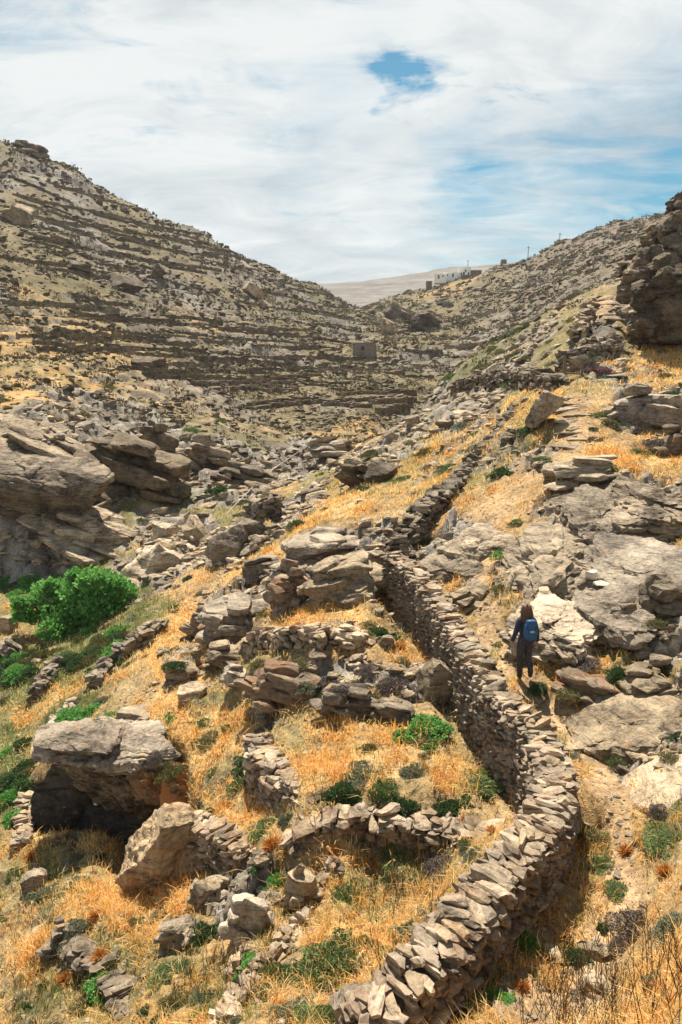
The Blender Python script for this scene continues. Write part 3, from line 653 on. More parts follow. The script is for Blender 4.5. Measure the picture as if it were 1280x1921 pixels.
# ------------------------------------------------------------------ rock outcrops and named boulders
def rocks():
    O = outcrop
    # left side: cliff above the gully
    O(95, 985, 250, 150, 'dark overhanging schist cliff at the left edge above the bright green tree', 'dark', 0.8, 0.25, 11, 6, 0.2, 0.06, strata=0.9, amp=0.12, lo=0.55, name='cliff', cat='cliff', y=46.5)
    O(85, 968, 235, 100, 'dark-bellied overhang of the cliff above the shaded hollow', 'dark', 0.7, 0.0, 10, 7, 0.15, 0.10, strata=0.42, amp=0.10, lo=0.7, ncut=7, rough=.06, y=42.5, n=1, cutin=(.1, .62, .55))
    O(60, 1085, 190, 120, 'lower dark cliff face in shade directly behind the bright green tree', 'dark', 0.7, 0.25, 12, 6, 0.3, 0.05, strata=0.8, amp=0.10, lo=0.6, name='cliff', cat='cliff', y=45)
    O(250, 905, 170, 110, 'layered grey schist bluff right of the dark left-hand cliff', 'dark', 1.0, 0.3, 13, 6, -0.2, 0.16, strata=0.6, amp=0.13, y=49)
    O(100, 862, 250, 60, 'broad flat slabs capping the top of the left cliff', 'rock', 1.2, 0.4, 14, 6, 0.1, 0.08, strata=0.5, amp=0.12, y=50, hug=0.6)
    O(20, 830, 150, 60, 'pale ledge rock at the left edge above the cliff', 'rock', 1.0, 0.4, 15, 5, 0.1, 0.1, strata=0.5, amp=0.12, y=53)
    O(295, 850, 70, 75, 'dark notched crag at the head of the side gully', 'dark', 0.9, 0.3, 16, 5, 0.4, -0.1, strata=0.5, y=54)
    O(180, 1010, 200, 70, 'dark ledge rock under the cliff, above the bright green tree', 'rock', 0.9, 0.3, 17, 6, -0.15, 0.15, strata=0.5, amp=0.14, y=43)
    O(290, 1090, 120, 75, 'smooth pale sloping slab to the upper right of the bright green tree', 'pale', 0.9, 0.35, 18, 5, 0.4, 0.25, strata=0.5, amp=0.08, y=37, n=1, hug=0.7)
    O(330, 1035, 110, 35, 'long pale slab lying above the smooth sloping slab', 'pale', 0.8, 0.4, 19, 5, -0.3, 0.12, strata=0.3, y=40, hug=0.6)
    O(375, 1005, 60, 30, 'small pale slab left of the angular grey boulder in the gully', 'pale', 0.8, 0.4, 20, 4, -0.4, 0.1, strata=0.3)
    O(312, 1012, 50, 26, 'squarish pale block beside the long pale slab', 'pale', 0.8, 0.4, 21, 4, 0.2, 0.1, strata=0.3)
    O(428, 1040, 68, 62, 'angular grey boulder standing in the gully bed', 'rock', 0.9, 0.25, 22, 5, 0.5, 0.3, strata=0.5, amp=.05, n=1)
    O(470, 1020, 60, 40, 'dark jumbled rock right of the angular gully boulder', 'dark', 0.9, 0.3, 23, 4, 0.1, 0.1)
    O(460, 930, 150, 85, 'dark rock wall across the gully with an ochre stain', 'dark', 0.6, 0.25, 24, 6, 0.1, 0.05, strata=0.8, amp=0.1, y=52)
    O(395, 870, 90, 60, 'brown rock step above the gully wall', 'rock', 0.8, 0.3, 25, 5, 0.3, 0.1, strata=0.6, y=56)
    O(520, 940, 80, 40, 'low brown rock step at the right end of the gully wall', 'rust', 0.7, 0.3, 26, 5, 0.0, 0.05, y=51)
    O(620, 850, 90, 36, 'grey ledge where the gully bends out of sight', 'rock', 0.9, 0.3, 27, 5, 0.4, -0.12, y=60)
    O(672, 905, 74, 50, 'dark craggy knob on the ridge above the gully', 'dark', 0.9, 0.3, 28, 5, 0.2, 0.2)
    O(720, 900, 60, 30, 'small dark crag beside the knob on the ridge', 'dark', 0.9, 0.3, 29, 4, 0.6, 0.1)
    # middle outcrops
    O(545, 1140, 75, 110, 'dark rust-stained crag in the middle of the slope', 'rust', 0.9, 0.2, 31, 6, 0.3, 0.08, strata=0.35, amp=0.10)
    O(640, 1118, 140, 95, 'ribbed grey crag leaning right beside the rust-stained crag', 'rock', 0.9, 0.3, 32, 6, 0.35, -0.45, strata=0.3, amp=0.12)
    O(610, 1030, 160, 45, 'broad grey slab on top of the middle crags', 'rock', 1.0, 0.4, 33, 6, 0.1, -0.1, strata=0.3, amp=0.12, hug=0.4)
    O(700, 1068, 70, 50, 'grey block against the foot of the wall end', 'rock', 0.9, 0.3, 34, 5, 0.3, -0.2, strata=0.25)
    O(440, 1170, 130, 85, 'big pale rounded rock on the left spur', 'rock', 1.0, 0.3, 35, 6, 0.2, -0.18, strata=0.3, amp=0.09, n=4)
    O(378, 1190, 55, 72, 'dark end of the spur with an orange rust stain', 'rust', 0.9, 0.2, 36, 5, 0.2, 0.1, strata=0.4)
    O(500, 1075, 90, 45, 'grey slab between the spur and the rust-stained crag', 'rock', 1.0, 0.35, 37, 5, 0.3, -0.2, strata=0.25)
    O(345, 1270, 75, 40, 'pale flat-topped slab below the left spur', 'pale', 0.9, 0.3, 38, 5, 0.3, -0.25, strata=0.25, n=2)
    O(265, 1345, 90, 32, 'white weathered slab on the golden grass above the overhanging rock', 'pale', 0.9, 0.35, 39, 5, 0.1, -0.1, strata=0.2, n=3)
    O(365, 1310, 60, 30, 'small grey slab right of the white weathered slab', 'rock', 0.9, 0.35, 40, 4, 0.1, -0.2, strata=0.2)
    O(425, 1245, 80, 55, 'grey rock left of the shaded ledge', 'rock', 0.9, 0.3, 41, 5, 0.2, -0.2, strata=0.25)
    # ledge under the upper golden terrace
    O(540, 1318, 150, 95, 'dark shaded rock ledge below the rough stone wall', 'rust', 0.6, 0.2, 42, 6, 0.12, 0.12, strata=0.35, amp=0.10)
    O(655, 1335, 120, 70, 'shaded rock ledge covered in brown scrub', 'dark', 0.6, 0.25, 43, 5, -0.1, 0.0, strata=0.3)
    O(740, 1345, 80, 50, 'flat-topped block on the ledge left of the long wall', 'rock', 0.8, 0.3, 44, 5, -0.1, -0.05, strata=0.25)
    O(815, 1312, 70, 66, 'striped tilted boulder against the foot of the long wall', 'rock', 0.8, 0.25, 45, 5, 0.2, 0.75, strata=0.14, amp=0.10, n=1)
    O(660, 1205, 80, 40, 'whitish rock in the golden grass of the upper terrace', 'pale', 0.9, 0.35, 46, 5, 0.2, 0.1, strata=0.2)
    O(728, 1212, 34, 20, 'small white rock right of the whitish terrace rock', 'pale', 0.9, 0.35, 47, 4, 0.2, 0.1, strata=0.15)
    O(450, 1278, 70, 45, 'brown rock at the left end of the shaded ledge', 'rock', .8, .3, 48, 5, .2, .1, strata=.25)
    # lower left
    O(330, 1770, 100, 55, 'grey sloping rock under the leaning boulder', 'rock', 0.9, 0.3, 53, 5, 0.1, -0.35, strata=0.3, hug=.3)
    O(470, 1745, 110, 90, 'shaded pitted rock below the curved retaining wall', 'rock', 0.8, 0.25, 254, 5, 0.2, 0.15, strata=0.3, amp=0.08, rough=0.08)
    O(395, 1690, 80, 70, 'shaded rock filling the hollow right of the leaning boulder', 'rock', 0.8, 0.25, 57, 5, 0.3, 0.1, strata=0.3)
    O(565, 1690, 75, 80, 'grey rock under the corner of two terrace walls', 'rock', 0.8, 0.25, 55, 5, 0.3, 0.15, strata=0.3)
    O(65, 1655, 55, 30, 'flat grey slab on the bank at the left edge', 'rock', 0.9, 0.3, 56, 4, 0.3, 0.1, strata=0.15)
    O(118, 1775, 50, 62, 'knobbly grey rock at the head of the lower left wall', 'rock', .9, .3, 58, 5, .3, .1, strata=.3)
    O(18, 1180, 36, 26, 'rounded rock at the left edge below the green tree', 'tan', .9, .3, 59, 4, strata=0)
    O(25, 1230, 60, 40, 'tilted ribbed slab at the left edge below the green tree', 'rock', .9, .3, 60, 5, .2, .6, strata=.2)
    # right slope slabs
    O(1040, 1080, 220, 44, 'great smooth whaleback slab above the hiker', 'pale', 1.15, 1.1, 61, 6, -0.25, 0.04, strata=0.13, amp=0.26, lo=0.70, ncut=7, rough=0.11, n=1, hug=0.9)
    O(1030, 1195, 165, 36, 'rounded pale slab just beyond the hiker', 'pale', 1.15, 1.1, 62, 6, 0.50, 0.00, strata=0.13, amp=0.26, lo=0.70, ncut=7, rough=0.11, n=1, hug=0.9)
    O(1215, 968, 190, 40, 'wide layered shelf of schist crossing the right slope', 'rock', 1.15, 1.1, 63, 6, 0.30, -0.05, strata=0.13, amp=0.26, lo=0.70, ncut=7, rough=0.11, n=1, hug=0.9)
    O(1120, 985, 170, 26, 'second schist shelf below the wide layered shelf', 'rock', 1.15, 1.1, 64, 6, -0.25, 0.04, strata=0.13, amp=0.26, lo=0.70, ncut=7, rough=0.11, n=1, hug=0.9)
    O(1180, 1095, 250, 34, 'broad creased slab at the right above the white stones', 'rock', 1.15, 1.1, 65, 6, 0.50, 0.00, strata=0.13, amp=0.26, lo=0.70, ncut=7, rough=0.11, n=1, hug=0.9)
    O(1250, 1150, 110, 90, 'dark rough bulge of rock at the right edge', 'dark', 1.0, 0.3, 66, 6, 0.1, -0.2, strata=0.35, rough=0.09)
    O(1150, 1170, 150, 30, 'sloping creased slab right of the hiker', 'rock', 1.15, 1.1, 67, 6, -0.25, 0.04, strata=0.13, amp=0.26, lo=0.70, ncut=7, rough=0.11, n=1, hug=0.9)
    O(1075, 1232, 110, 52, 'dark cracked block with orange lichen behind the hiker', 'rock', 0.8, 0.3, 68, 5, 0.2, 0.1, strata=0.2)
    O(1105, 1300, 120, 52, 'dark square-fronted rock right of the hiker', 'rust', 0.8, 0.3, 69, 5, -0.25, 0.08, strata=0.22)
    O(1215, 1300, 130, 50, 'grey rock shelf at the right edge below the dark bulge', 'rock', 0.9, 0.35, 70, 5, 0.1, -0.06, strata=0.2)
    O(1180, 1370, 210, 26, 'low grey bedrock rib beside the path', 'rock', 1.15, 1.1, 71, 6, 0.50, 0.00, strata=0.13, amp=0.26, lo=0.70, ncut=7, rough=0.11, n=1, hug=0.9)
    O(1250, 1455, 190, 12, 'pale flat bedrock pavement right of the path', 'pale', 1.15, 1.1, 72, 6, 0.30, -0.05, strata=0.13, amp=0.26, lo=0.70, ncut=7, rough=0.11, n=1, hug=0.9)
    O(1220, 800, 150, 75, 'grey ledge rock right of the stone steps', 'rock', 0.9, 0.3, 73, 6, 0.1, -0.1, strata=0.3, amp=0.13)
    O(1270, 845, 80, 42, 'dark scrubby rock at the right edge below the ledge rock', 'dark', 0.9, 0.3, 74, 5, 0.1, -0.1, strata=0.25)
    O(1085, 895, 130, 48, 'dark fronted shelf above the wide schist shelf', 'rock', 0.8, 0.3, 75, 5, 0.2, -0.25, strata=0.25)
    O(1018, 800, 58, 56, 'grey angular boulder standing left of the stone steps', 'rock', 0.8, 0.15, 76, 5, 0.4, 0.25, strata=0.4, amp=.05, n=1)
    O(900, 1030, 110, 20, 'layered slab left of the path, above the wall', 'rock', 1.15, 1.1, 77, 6, 0.50, 0.00, strata=0.13, amp=0.26, lo=0.70, ncut=7, rough=0.11, n=1, hug=0.9)
    O(860, 1060, 120, 16, 'thin bedded slab beside the wall end', 'rock', 1.15, 1.1, 78, 6, 0.30, -0.05, strata=0.13, amp=0.26, lo=0.70, ncut=7, rough=0.11, n=1, hug=0.9)
    O(880, 1130, 70, 42, 'pale slab sunk in the path next to the wall', 'pale', 1.0, 0.45, 79, 5, 0.5, -0.1, strata=0.18, hug=0.7)
    O(1245, 1790, 100, 50, 'pale lichen-spotted rock at the right edge behind the thorny bush', 'pale', 1.0, 0.4, 80, 5, 0.2, -0.2, strata=0.2, y=8.6)
    O(1115, 1790, 60, 24, 'flat pale slab in the path by the thorny bush', 'pale', 1.0, 0.5, 81, 4, 0.4, 0, strata=0.1, hug=0.9)
    O(1120, 1860, 70, 44, 'pale boulder among dry stalks near the bottom right', 'pale', 1.0, 0.4, 82, 5, 0.2, 0.1, strata=0.15, n=2)
    O(1040, 1800, 44, 20, 'flat stone lying in the dirt at the foot of the long wall', 'pale', 1.0, 0.5, 83, 4, 0.2, 0, strata=0.1, hug=0.9)
    O(655, 1905, 75, 52, 'pale block closing the near end of the long wall', 'pale', 0.9, 0.2, 84, 5, 0.4, 0, strata=0.2, y=7.35, n=1)
    # far ones
    O(798, 618, 60, 34, 'dark flat-topped crag at the head of the valley', 'dark', 1.0, 0.3, 91, 5, 0.2, 0.3, strata=2.0)
    O(755, 600, 60, 30, 'sloping grey crag left of the dark crag at the valley head', 'far', 1.0, 0.3, 92, 5, 0.2, 0.4, strata=2.0)
    O(730, 628, 24, 24, 'pale pyramid-shaped boulder above the stone hut', 'pale', 0.9, 0.2, 93, 4, 0.6, 0.2, strata=1.5, n=1)
    O(300, 520, 34, 20, 'dark hollow-sided rock on the left hill', 'dark', 1.0, 0.3, 94, 4, 0.2, 0.1, strata=1)
    O(150, 510, 40, 18, 'dark ledge below the pale scar on the left hill', 'dark', 1.0, 0.3, 95, 4, 0.2, 0.1, strata=1)
    O(475, 555, 40, 16, 'pale tilted slabs high on the left hill', 'pale', 1.0, 0.3, 96, 4, 0.2, 0.5, strata=.8)
    O(235, 540, 60, 20, 'long dark rock band in the middle of the left hill', 'dark', .8, .3, 97, 4, -.2, .2, strata=1)
    O(280, 690, 60, 18, 'dark ledge low on the left hill', 'dark', .9, .3, 98, 4, .1, .05, strata=.8)
    O(495, 580, 24, 14, 'pale block near the crest of the left hill', 'pale', .9, .3, 99, 4, .4, .2, strata=.6)
    O(32, 415, 52, 26, 'pale bare rock scar high on the left hill', 'pale', 1.0, .8, 108, 4, .2, .1, strata=.5, n=1, hug=.95)
    O(55, 290, 60, 20, 'dark crag on the skyline of the left hill', 'far', .9, .3, 100, 5, .1, .1, strata=1.2)
    # tower outcrop at the right edge, above the path
    n = 'right-hand crag'
    O(1200, 632, 46, 62, 'block at the foot of the crag, right beside the path', 'dark', 0.8, 0.15, 101, 5, 0.3, -0.1, strata=0.5, amp=0.2, rough=0.11, y=41)
    O(1240, 620, 110, 130, 'large brown face low on the crag at the right edge', 'dark', 0.7, 0.15, 102, 6, 0.4, -0.15, strata=0.6, amp=0.2, rough=0.11, y=40)
    O(1205, 570, 75, 92, 'leaning pillar on the left side of the crag over the path', 'dark', 0.8, 0.0, 103, 6, 0.2, 0.12, strata=0.6, amp=0.2, rough=0.11, y=43)
    O(1262, 545, 100, 110, 'upper brown mass of the crag at the right edge', 'dark', 0.8, 0.0, 104, 6, 0.1, -0.2, strata=0.6, amp=0.2, rough=0.11, y=43.5)
    O(1195, 520, 75, 40, 'jutting dark wedge on the left shoulder of the crag', 'dark', 0.9, 0.0, 105, 5, 0.3, -0.3, strata=0.4, amp=0.2, rough=0.11, y=45)
    O(1255, 475, 90, 70, 'summit block of the crag against the sky', 'dark', 0.9, 0.0, 106, 5, 0.1, -0.25, strata=0.5, amp=0.2, rough=0.11, y=46)
    O(1275, 425, 50, 62, 'topmost pinnacle of the crag at the right edge', 'dark', 0.9, 0.0, 107, 5, 0.1, 0.0, strata=0.5, amp=0.2, rough=0.11, y=47)
rocks()

def white_stones():
    dg = bpy.context.evaluated_depsgraph_get()
    for (u, v, w, h, sd, lb) in [(1108, 1084, 24, 18, 1, 'white stone resting on the broad creased slab, higher one'), (1128, 1098, 30, 12, 2, 'flat white stone on the broad creased slab, lower one'), (1177, 1138, 30, 10, 3, 'flat grey stone lying on the slab right of the white stones')]:
        s, e = ray(u, v); ok, p, nrm, *_ = SC.ray_cast(dg, (0, 0, 0), Vector((s, 1, e)).normalized())
        m = p.y / FPX; V, F = boulder(70 + sd, (w * m, w * m * .8, h * m * 1.1), 4, 7, strata=0, rough=.06)
        o = mk('stone', V, F, M['white_rock'] if sd < 3 else M['rock'], loc=p + Vector((0, 0, h * m * .35))); smooth_by_angle(o, 30); tag(o, lb, 'stone')
M['white_rock'] = rock_mat('white_rock', (0.5, 0.48, 0.44), (0.78, 0.76, 0.72), (0.9, 0.88, 0.85), 0.1, 0.03)
white_stones()

# ------------------------------------------------------------------ loose stones lying on the slopes
RUB = [rubble20(100 + i) for i in range(14)]
ST26 = [stone26(300 + i) for i in range(18)]
RNG = np.random.RandomState(5)
def rot_mats(rx, ry, rz):
    cx, sx, cy, sy, cz, sz = np.cos(rx), np.sin(rx), np.cos(ry), np.sin(ry), np.cos(rz), np.sin(rz); o = np.zeros_like(cx)
    A = np.stack([np.stack([cz*cy, cz*sy*sx - sz*cx, cz*sy*cx + sz*sx], -1), np.stack([sz*cy, sz*sy*sx + cz*cx, sz*sy*cx - cz*sx], -1), np.stack([-sy, cy*sx, cy*cx], -1)], -2)
    return A
def join_scatter(protos, which, R, scale, loc):
    Vs, Fs, b = [], [], 0; src = []
    for k, (V, F) in enumerate(protos):
        ix = np.nonzero(which == k)[0]
        if not len(ix): continue
        P = np.einsum('nij,nvj->nvi', R[ix], V[None] * scale[ix][:, None]) + loc[ix][:, None]
        Vs.append(P.reshape(-1, 3)); n = len(V)
        Fs.append((F[None] + (b + np.arange(len(ix)) * n)[:, None, None]).reshape(-1, F.shape[1])); b += n * len(ix); src.append(np.repeat(ix, n))
    return np.concatenate(Vs), np.concatenate(Fs), np.concatenate(src)
def sample_ground(n, dens, y0=5.6, y1=420, smax=0.52):
    """random points on the ground, spread evenly in bearing and in the logarithm of distance, kept with probability dens(s, L)"""
    s = RNG.uniform(-smax, smax, n); L = RNG.uniform(math.log(y0), math.log(y1), n)
    k = RNG.rand(n) < dens(s, L); return s[k], L[k]
def slope_at(s, L): return np.sqrt(GSX.at(s, L) ** 2 + GSY.at(s, L) ** 2)

def loose_stones():
    def dens(s, L):
        y = np.exp(L); n = fbm2(s * 30 + 4, L * 26, 3); n2 = fbm2(s * 9 + 31, L * 8, 2)
        d = 0.20 * sstep(0.0, 0.5, n) + 0.85 * GROCK.at(s, L)
        far = sstep(45, 80, y); d = d * (1 - far) + far * (0.30 + 0.65 * sstep(-0.25, 0.35, n + 0.6 * n2))
        return d * (1 - 0.55 * GGOLD.at(s, L) * (1 - far)) * (1 - 0.8 * sstep(.3,.8,GGREEN.at(s, L))) * (y < 420)
    s, L = sample_ground(66000, dens); k_ = (GV.at(s, L) > .15) | (np.exp(L) < 40); s, L = s[k_], L[k_]; y = np.exp(L); n = len(s); far = sstep(40, 90, y)
    size = y * (0.0024 + 0.0075 * RNG.rand(n) ** 3.2) * (1 - 0.25 * far) * (0.8 + 0.5 * GROCK.at(s, L) * (1 - far))
    size = np.clip(size, 0.03, 2.6)
    size *= np.where(GPATH.at(s, L) > .4, .5, 1)
    fl = RNG.uniform(0.22, 0.62, n)
    sc = np.stack([size * RNG.uniform(0.8, 1.5, n), size * RNG.uniform(0.6, 1.0, n), size * fl], 1)
    x = s * y; loc = np.stack([x, y, G.z(x, y) + sc[:, 2] * 0.25], 1)
    dipx, dipy = 0.12, -0.10
    R = rot_mats(RNG.normal(dipy, 0.22, n), RNG.normal(-dipx, 0.22, n), RNG.uniform(-0.7, 0.7, n))
    px = size / y * FPX
    vis = GV.at(s, L) > 0.5
    order = np.argsort(-(px * vis) * (y < 200)); own = order[:270]; rest = np.ones(n, bool); rest[own] = False
    which = RNG.randint(0, len(RUB), n)
    # the largest, one by one
    protos = []
    for k in range(16):
        V, F = boulder(900 + k, (2, 1.7, 1.4), 3, 8, strata=0.28, amp=0.10, rough=0.04); protos.append(V / np.abs(V).max(0))
    for k, V in enumerate(protos):
        for mt in ('rock', 'far', 'pale'):
            o = mk('boulder', V, ico(3)[1], M[mt]); smooth_by_angle(o, 30); protos[k] = protos[k] if mt != 'pale' else V
            BO.setdefault(mt, []).append(o.data); bpy.data.objects.remove(o)
    for i in own:
        far_i = y[i] > 60; mt = 'far' if far_i else ('pale' if RNG.rand() < 0.3 else 'rock')
        o = link('boulder', BO[mt][RNG.randint(0, 16)]); o.matrix_world = Matrix.Translation(loc[i]) @ Matrix(R[i]).to_4x4() @ Matrix.Diagonal((*(sc[i] * np.array((1.05, 1.05, 1.25))), 1))
        tone = {'far': 'brownish', 'pale': 'pale', 'rock': 'grey'}[mt]; big = 'larger' if px[i] > 26 else ('small' if px[i] < 15 else 'middling')
        area = ('left hillside' if s[i] < .03 else 'far right hillside') if far_i else ('gully' if y[i] > 34 and s[i] < .05 else ('right slope' if s[i] > .14 else ('middle slope' if y[i] > 15.5 else 'lower terraces')))
        lb, gr = landmark_label(loc[i], f'{big} {tone} boulder', f'{tone} boulders on the {area}')
        tag(o, lb, 'boulder', gr)
    for nm, sel, mt in (('loose_rubble', rest & (y < 60), 'rock'), ('hillside_rubble', rest & (y >= 60), 'far')):
        V, F, _ = join_scatter(RUB, np.where(sel, which, -1), R, sc, loc)
        tag(mk(nm, V, F, M[mt]), 'countless loose schist stones strewn over the slopes' if y[sel].max() < 61 else 'countless rocks strewn over the far hillsides', 'rubble', None, 'stuff')
BO = {}
loose_stones()
def pebbles():
    rng = np.random.RandomState(14)
    s, L = sample_ground(30000, lambda s, L: np.clip(.05 + .28 * sstep(.2, .6, GPATH.at(s, L)) + .15 * sstep(0, .4, fbm2(s * 40, L * 40, 2)), 0, 1) * (1 - .7 * GGOLD.at(s, L)), 5.4, 34, .55); y = np.exp(L); n = len(s)
    size = .008 + .04 * rng.rand(n) ** 4 + .0009 * y; sc = np.stack([size * rng.uniform(.8, 1.5, n), size, size * rng.uniform(.4, .8, n)], 1)
    V, F, _ = join_scatter(RUB, rng.randint(0, len(RUB), n), rot_mats(rng.normal(0, .3, n), rng.normal(0, .3, n), rng.uniform(0, 6.3, n)), sc, np.stack([s * y, y, G.z(s * y, y)], 1))
    tag(mk('pebbles', V, F, M['pale']), 'pebbles and chips scattered on the path and bare earth', 'pebbles', None, 'stuff')
pebbles()

# ------------------------------------------------------------------ dry stone walls
WALL_MESH = {}
def wall_meshes(mt):
    if mt not in WALL_MESH:
        WALL_MESH[mt] = []
        for V, F in ST26:
            o = mk('stone', V, F, M[mt]); WALL_MESH[mt].append(o.data); bpy.data.objects.remove(o)
    return WALL_MESH[mt]
def world_line(pts):
    """(u, v, distance) -> points of the crest; without a distance the ground itself is used"""
    out = []
    for p in pts:
        if len(p) == 3: s, e = ray(p[0], p[1]); out.append(Vector((s * p[2], p[2], e * p[2])))
        else: out.append(G.pt(*p))
    return out
def resample(P, step):
    Q = [P[0].copy()]; acc = 0
    for a, b in zip(P, P[1:]):
        L = (b - a).length; d = step - acc
        while d <= L: Q.append(a.lerp(b, d / L)); d += step
        acc = L - (d - step)
    return Q
def smooth_line(P, it=2):
    for _ in range(it):
        N = [P[0]]
        for a, b in zip(P, P[1:]): N += [a.lerp(b, .25), a.lerp(b, .75)]
        P = N + [P[-1]]
    return P

def dry_wall(label, pts, thick=0.6, top=None, hmin=0.3, stone=(0.26, 0.11), cap=True, mt='stone', limit=300, seed=1, faces=(-1, 1), cap_size=0.32, ragged=0.15, group=None, deep=0.25, messy=0.0):
    """wall of laid stones. pts give the crest (with distances) or the foot line (without, then top is the height). Faces -1/+1: left/right of its run"""
    rng = np.random.RandomState(seed); P = smooth_line(world_line(pts)); has_d = len(pts[0]) == 3
    P = resample(P, 0.06); n = len(P); T = []
    for i in range(n):
        t = P[min(i+6, n-1)] - P[max(i-6, 0)]; t.z = 0; T.append(t.normalized())
    N = [Vector((t.y, -t.x, 0)) for t in T]        # right of the run
    cr = []
    for i in range(n):
        j = ragged * fbm2(np.array([i * 0.03 + seed]), np.array([0.5]), 3)[0]
        cr.append((P[i].z if has_d else P[i].z + top) + j)
    rows = []
    L = 0.06 * (n - 1)
    root = empty('dry_stone_wall', P[n // 2] - Vector((0, 0, 0.4)), label, 'stone wall', group); root['kind'] = 'thing'
    items = []                                      # (importance, kind, loc, R, scale)
    def basis(t, nn, tilt, yaw, roll):
        B = Matrix((t, nn, Vector((0, 0, 1)))).transposed()
        return np.array((B @ Euler((roll, tilt, yaw)).to_matrix()))
    for f in faces:
        gz = []
        for i in range(n):
            q = P[i] + N[i] * f * (thick / 2 + 0.05); gz.append(min(float(G.z(q.x, q.y)), cr[i] - hmin))
        z = min(gz) - 0.1; zmax = max(cr); c = 0
        while z < zmax:
            hgt = stone[1] * rng.uniform(0.7, 1.45); l = -rng.uniform(0, stone[0])
            while l < L:
                ln = stone[0] * rng.uniform(0.55, 1.7); k = int(np.clip((l + ln / 2) / 0.06, 0, n - 1))
                if cr[k] - 0.02 > z > gz[k] - deep:
                    nn = N[k] * f; d = thick / 2 - 0.08 + rng.normal(0, 0.03 + messy * .05) + (0.10 * (cr[k] - z) if False else 0)
                    hh = hgt * rng.uniform(0.85, 1.25)
                    p = P[k] + nn * d; p = Vector((p.x, p.y, z + hgt / 2 + rng.normal(0, 0.012)))
                    cd = (Vector((0, 0, 0)) - p); cd.z = 0; facing = cd.normalized().dot(nn)
                    items.append((facing + rng.rand() * 0.5 - (0.8 if z < gz[k] else 0), 'stone', p, basis(T[k], N[k], rng.normal(0, .09 + messy * .25), rng.normal(0, .12 + messy * .3), rng.normal(0, .10 + messy * .2)), (ln / 2 * 1.02, 0.15 * rng.uniform(.8, 1.3), hh / 2 * 1.03)))
                l += ln * 0.97
            z += hgt * 0.93
    if cap:
        l = 0.0
        while l < L:
            ln = cap_size * rng.choice((0.4, 0.55, 0.8, 1.1, 1.7), p=(.22, .26, .26, .18, .08)); k = int(np.clip((l + ln / 2) / 0.06, 0, n - 1))
            big = rng.rand() < 0.72
            nb = 1 if big else 2
            if rng.rand() < .5: big = True; nb = 2
            for j in range(nb):
                off = rng.normal(0, .06) if big else (j - .5) * thick * 0.55
                hh = rng.choice((.02, .03, .045, .075)) * rng.uniform(.8, 1.2) * (1 + 1.2 * messy); p = P[k] + N[k] * off; p = Vector((p.x, p.y, cr[k] + hh * 0.5 + rng.uniform(-.03, .03) + .05 * j * big))
                wd = (thick * rng.uniform(0.30, 0.60)) if big else thick * rng.uniform(.24, .34)
                sl = math.atan2(cr[min(k+6, n-1)] - cr[max(k-6, 0)], 0.72)
                items.append((2.5 + rng.rand(), 'cap_stone', p, basis(T[k], N[k], -sl * .5 + rng.normal(0, .16 + messy * .2), rng.normal(0, .34 + messy * .3), rng.normal(0, .12 + messy * .2)), (ln / 2 * 1.12, wd, hh)))
            if rng.rand() < .30:
                nn = N[k] * rng.uniform(-.45, .45) * thick; q = P[k] + nn; items.append((2.2 + rng.rand(), 'stone', Vector((q.x, q.y, cr[k] + rng.uniform(.03, .10))), basis(T[k], N[k], rng.normal(0, .3), rng.uniform(0, 3), rng.normal(0, .3)), (rng.uniform(.04, .11), rng.uniform(.05, .10), rng.uniform(.02, .06))))
            l += ln * 0.9
    items.sort(key=lambda q: -q[0])
    ms = wall_meshes(mt); inv = Matrix.Translation(-root.location)
    for q in items[:limit]:
        o = link(q[1], ms[rng.randint(0, len(ms))], root)
        o.matrix_local = inv @ Matrix.Translation(q[2]) @ Matrix(q[3]).to_4x4() @ Matrix.Diagonal((*q[4], 1))
    rest = items[limit:]
    if rest:
        w = rng.randint(0, len(ST26), len(rest))
        V, F, _ = join_scatter(ST26, w, np.array([q[3] for q in rest]), np.array([q[4] for q in rest]), np.array([tuple(q[2]) for q in rest]))
        o = mk('packed_stones', V - np.array(root.location), F, M[mt], root); tag(o, kind='stuff')
    # earth and small stones inside the wall
    V = []; F = []
    st = max(1, n // 120); ks = list(range(0, n, st))
    for k in ks:
        hw = thick / 2 - 0.10
        for f, zz in ((-1, 0), (-1, 1), (1, 1), (1, 0)):
            q = P[k] + N[k] * f * hw; g = float(G.z(q.x, q.y)); V.append((q.x, q.y, min(g, cr[k]) - 0.3 if zz == 0 else cr[k] - 0.03))
    for a in range(len(ks) - 1):
        for j in range(4): F.append((a*4+j, a*4+(j+1)%4, a*4+4+(j+1)%4, a*4+4+j))
    F.append((0, 1, 2, 3)); e = (len(ks) - 1) * 4; F.append((e+3, e+2, e+1, e))
    mk('wall_fill', np.array(V) - np.array(root.location), F, M['core'], root)
    return root

